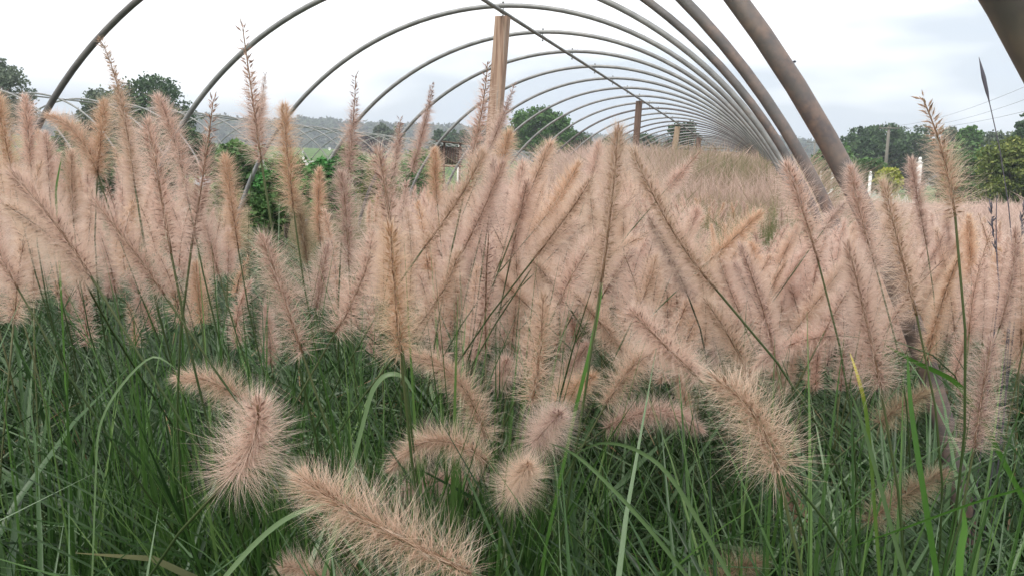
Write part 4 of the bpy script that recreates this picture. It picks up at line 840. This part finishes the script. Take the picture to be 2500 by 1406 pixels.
far_grass('pale_pink_grass', 90000, lambda g_, n: (.9+9*g_.random(n)**1.3, 2.2+22*g_.random(n)**1.5),
          lambda X, Y, g_: np.interp(Y, [2, 5, 10, 24], [.95, 1.08, 1.05, .8])*(1+.05*blob(X, Y, .8, 3))*np.clip(g_.normal(.93, .08, len(X)), .7, 1.1), .0013,
          lambda X, Y, g_: .30+.07*blob(X, Y, .7, 4)+g_.normal(0, .07, len(X)), 'pale pink grass spreading outside the hoops at the right', 62)
far_grass('left_rough_grass', 60000, lambda g_, n: (-4.8-9*g_.random(n), 2+22*g_.random(n)**1.3),
          lambda X, Y, g_: np.interp(Y, [2, 8, 24], [.55, .6, .6])*np.clip(g_.normal(.93, .1, len(X)), .6, 1.2), .0013,
          lambda X, Y, g_: -.15+.1*blob(X, Y, .9, 5)+g_.normal(0, .1, len(X)), 'rough green grass between the two hoop frames', 63)

# ------------------------------------------------------------------ posts, fence, shed, poles
M_WHITE = mat('white_vinyl', [(0, (.72, .72, .68)), (1, (.82, .82, .79))], .5, noise=(12,), attr=False)
def post_mb(mb, c, h, w, mat_=0):
    x, y, z = c
    mb.box([x, y, z+h*.5], [w, w, h]); mb.box([x, y, z+h+w*.1], [w*1.3, w*1.3, w*.22]); mb.box([x, y, z+h+w*.36], [w*.7, w*.7, w*.3])
    t = np.linspace(0, math.pi, 7); mb.tube(np.stack([np.full(7, x), np.full(7, y), z+h+w*.5+w*.45*(1-np.cos(t))], 1), np.maximum(np.sin(t)*w*.42, w*.05), 8)
def white_post(u, v, wpx, d, label):
    p = at(u, v, d); gz = float(hgt(p[0], p[1])); w = wpx*d/FPX; mb = MB(); post_mb(mb, (0, 0, 0), p[2]-gz-w*1.4, w)
    return tag(link('white_post', mb.mesh('white_post', [M_WHITE]), loc=(p[0], p[1], gz)), label, 'fence post', 'white posts with ball tops')
white_post(1122, 355, 7.5, 24, 'white ball topped post left of the wooden post, beside the small shed')
white_post(1370, 380, 7, 25, 'white ball topped post right of the wooden post, below the full green tree')
fr = empty('white_fence', at(2126, 470, 26)*np.array([1, 1, 0])); tag(fr, 'low white picket fence with four taller ball topped posts at the right', 'fence')
fl = np.array(fr.location); pp = []
for (u, v, wpx, d) in [(2247, 384, 10.5, 17), (2126, 419, 7, 24), (2033, 420, 6.5, 27), (2004, 418, 5, 33)]:
    p = at(u, v, d); gz = float(hgt(p[0], p[1])); w = wpx*d/FPX; mb = MB(); post_mb(mb, (0, 0, 0), p[2]-gz-w*1.4, w); o = link('fence_post', mb.mesh('fence_post', [M_WHITE]), fr); o.location = Vector((p[0], p[1], gz))-fr.location; pp.append(np.array([p[0], p[1], gz]))
for a, b in zip(pp[:-1], pp[1:]):
    mb = MB(); L = np.linalg.norm(b-a); n = int(L/.2)
    for zz in (.35, .8): mb.tube([a-fl+[0, 0, zz], b-fl+[0, 0, zz]], .016, 4)
    for i in range(1, n):
        c = a+(b-a)*i/n-fl; hh = 1.0+.05*math.sin(i*1.3)
        mb.tube([c+[0, 0, .05], c+[0, 0, hh-.05], c+[0, 0, hh]], [.008, .008, .002], 4)
    link('picket_panel', mb.mesh('picket_panel', [M_WHITE]), fr)
# small wooden shed at the far left frame
sx = at(1100, 408, 20); sz0 = float(hgt(sx[0], sx[1])); sr = empty('wooden_shed', (sx[0], sx[1], sz0)); tag(sr, 'small dark weathered wooden shed left of the wooden post', 'shed'); sr.rotation_euler = (0, 0, YAW)
hs = at(1100, 350, 20)[2]-sz0; hb = at(1100, 404, 20)[2]-sz0
for q in (-.30, -.16, .22):
    mb = MB(); mb.box([q, 0, hs/2], [.05, .05, hs]); link('corner_post', mb.mesh('corner_post', [M_WOOD_D]), sr)
mb = MB()
for i in range(9): mb.box([-.27+i*.062, .06, (hb+hs-.08)/2+.01*math.sin(i*2.2)], [.056, .02, hs-.1-hb])
link('plank_wall', mb.mesh('plank_wall', [M_WOOD_D]), sr)
mb = MB(); mb.box([0, .1, hs+.01], [.72, .45, .03], rot=[[math.cos(.06), 0, math.sin(.06)], [0, 1, 0], [-math.sin(.06), 0, math.cos(.06)]]); link('roof', mb.mesh('roof', [M_WOOD_D]), sr)
mb = MB(); mb.box([0, .0, hb-.02], [.62, .04, .05]); link('sill', mb.mesh('sill', [M_WOOD]), sr)
# timber rail wall at the far end of the hoop house
p = at(1745, 382, 37); er = empty('rail_fence', (p[0], p[1], float(hgt(p[0], p[1])))); tag(er, 'dark timber rail fence with a cream board at the far end of the hoops', 'fence')
zt = at(1745, 358, 37)[2]-er.location.z
for q in np.linspace(-1.7, 1.7, 7):
    mb = MB(); mb.box([q, 0, zt/2], [.1, .1, zt]); link('fence_post', mb.mesh('fence_post', [M_WOOD_D]), er)
for z_ in np.linspace(zt-.06, zt-.75, 4):
    mb = MB(); mb.box([0, -.07, z_], [3.6, .03, .11]); link('rail', mb.mesh('rail', [M_WOOD_D if z_ < zt-.1 else M_WOOD_L]), er)
mb = MB(); mb.box([.45, -.11, at(1768, 377, 37)[2]-er.location.z], [.5, .02, .16]); o = link('board', mb.mesh('board', [M_PETAL]), er); o.data.materials[0] = mat('cream_board', [(0, (.55, .42, .30)), (1, (.62, .5, .38))], .7, noise=(9,), attr=False)
mb = MB(); c = at(1743, 355.5, 34.5); mb.box([0, 0, 0], [.1, .04, .035]); mb.box([.0, 0, .02], [.05, .03, .02]); tag(link('ridge_cap', mb.mesh('ridge_cap', [M_WHITE]), loc=c), 'tiny white cap on the far end of the ridge pipe', 'pipe cap')
# power poles and wires
M_POLE = mat('pole_wood', [(.3, (.13, .12, .10)), (.7, (.22, .20, .17))], .9, noise=(5, (1, 1, .2)), attr=False)
def pole(u, v, d, w, label, arm):
    p = at(u, v, d); gz = float(hgt(p[0], p[1])); h = p[2]-gz; r = empty('utility_pole', (p[0], p[1], gz)); tag(r, label, 'utility pole', 'utility poles beyond the hoops')
    mb = MB(); mb.tube([[0, 0, -.2], [0, 0, h/2], [0, 0, h]], [w*.6, w*.5, w*.42], 10); link('pole', mb.mesh('pole', [M_POLE], True), r)
    if arm:
        mb = MB(); mb.box([0, -.1, h-.15], [arm, .1, .1]); a_ = link('crossarm', mb.mesh('crossarm', [M_POLE]), r)
        for q in (-.45, 0, .45):
            mb = MB(); mb.tube([[q*arm, -.1, h-.1], [q*arm, -.1, h+.04], [q*arm, -.1, h+.1]], [.03, .06, .03], 8); link('insulator', mb.mesh('insulator', [M_BOLT]), r)
    return p
pa = pole(2171, 309, 62, .24, 'nearer utility pole standing before the dark right grove', 1.4)
pb = pole(1990, 346, 130, .32, 'distant utility pole with crossarm above the hills, between two pipes', 2.4)
M_WIRE = mat('wire', [(0, (.10, .10, .11)), (1, (.14, .14, .15))], .6, noise=(1,), attr=False)
def wire(a, b, sag, r, label):
    t = np.linspace(0, 1, 24)[:, None]; pts = a+(b-a)*t; pts[:, 2] -= (4*sag*t*(1-t))[:, 0]; mb = MB(); mb.tube(pts-a, r, 5); tag(link('power_line', mb.mesh('power_line', [M_WIRE]), loc=a), label, 'power line', 'power lines at the right')
wire(pa, at(2640, 150, 30), .5, .007, 'topmost thin power line rising to the right above the grove')
wire(pa+np.array([.5, 0, -.1]), at(2640, 190, 30), .5, .007, 'second thin power line rising to the right above the grove')
wire(pa-np.array([.5, 0, .1]), at(2640, 235, 30), .5, .007, 'lowest of the three thin power lines rising to the right')
wire(pb+np.array([0, 0, -1.6]), pa+np.array([0, 0, -2.2]), .6, .012, 'thin power line sagging between the two utility poles')

# ------------------------------------------------------------------ thin haze in the air
M_HAZE = bpy.data.materials.new('haze'); M_HAZE.use_nodes = True; t_ = M_HAZE.node_tree; t_.nodes.remove(t_.nodes['Principled BSDF'])
pv = t_.nodes.new('ShaderNodeVolumePrincipled'); pv.inputs['Color'].default_value = (.86, .92, 1, 1); pv.inputs['Density'].default_value = .0011; pv.inputs['Anisotropy'].default_value = .2
t_.links.new(pv.outputs[0], t_.nodes['Material Output'].inputs['Volume'])
mb = MB(); mb.box([0, 0, 26], [1900, 1900, 60]); tag(link('haze', mb.mesh('haze', [M_HAZE])), kind='stuff')
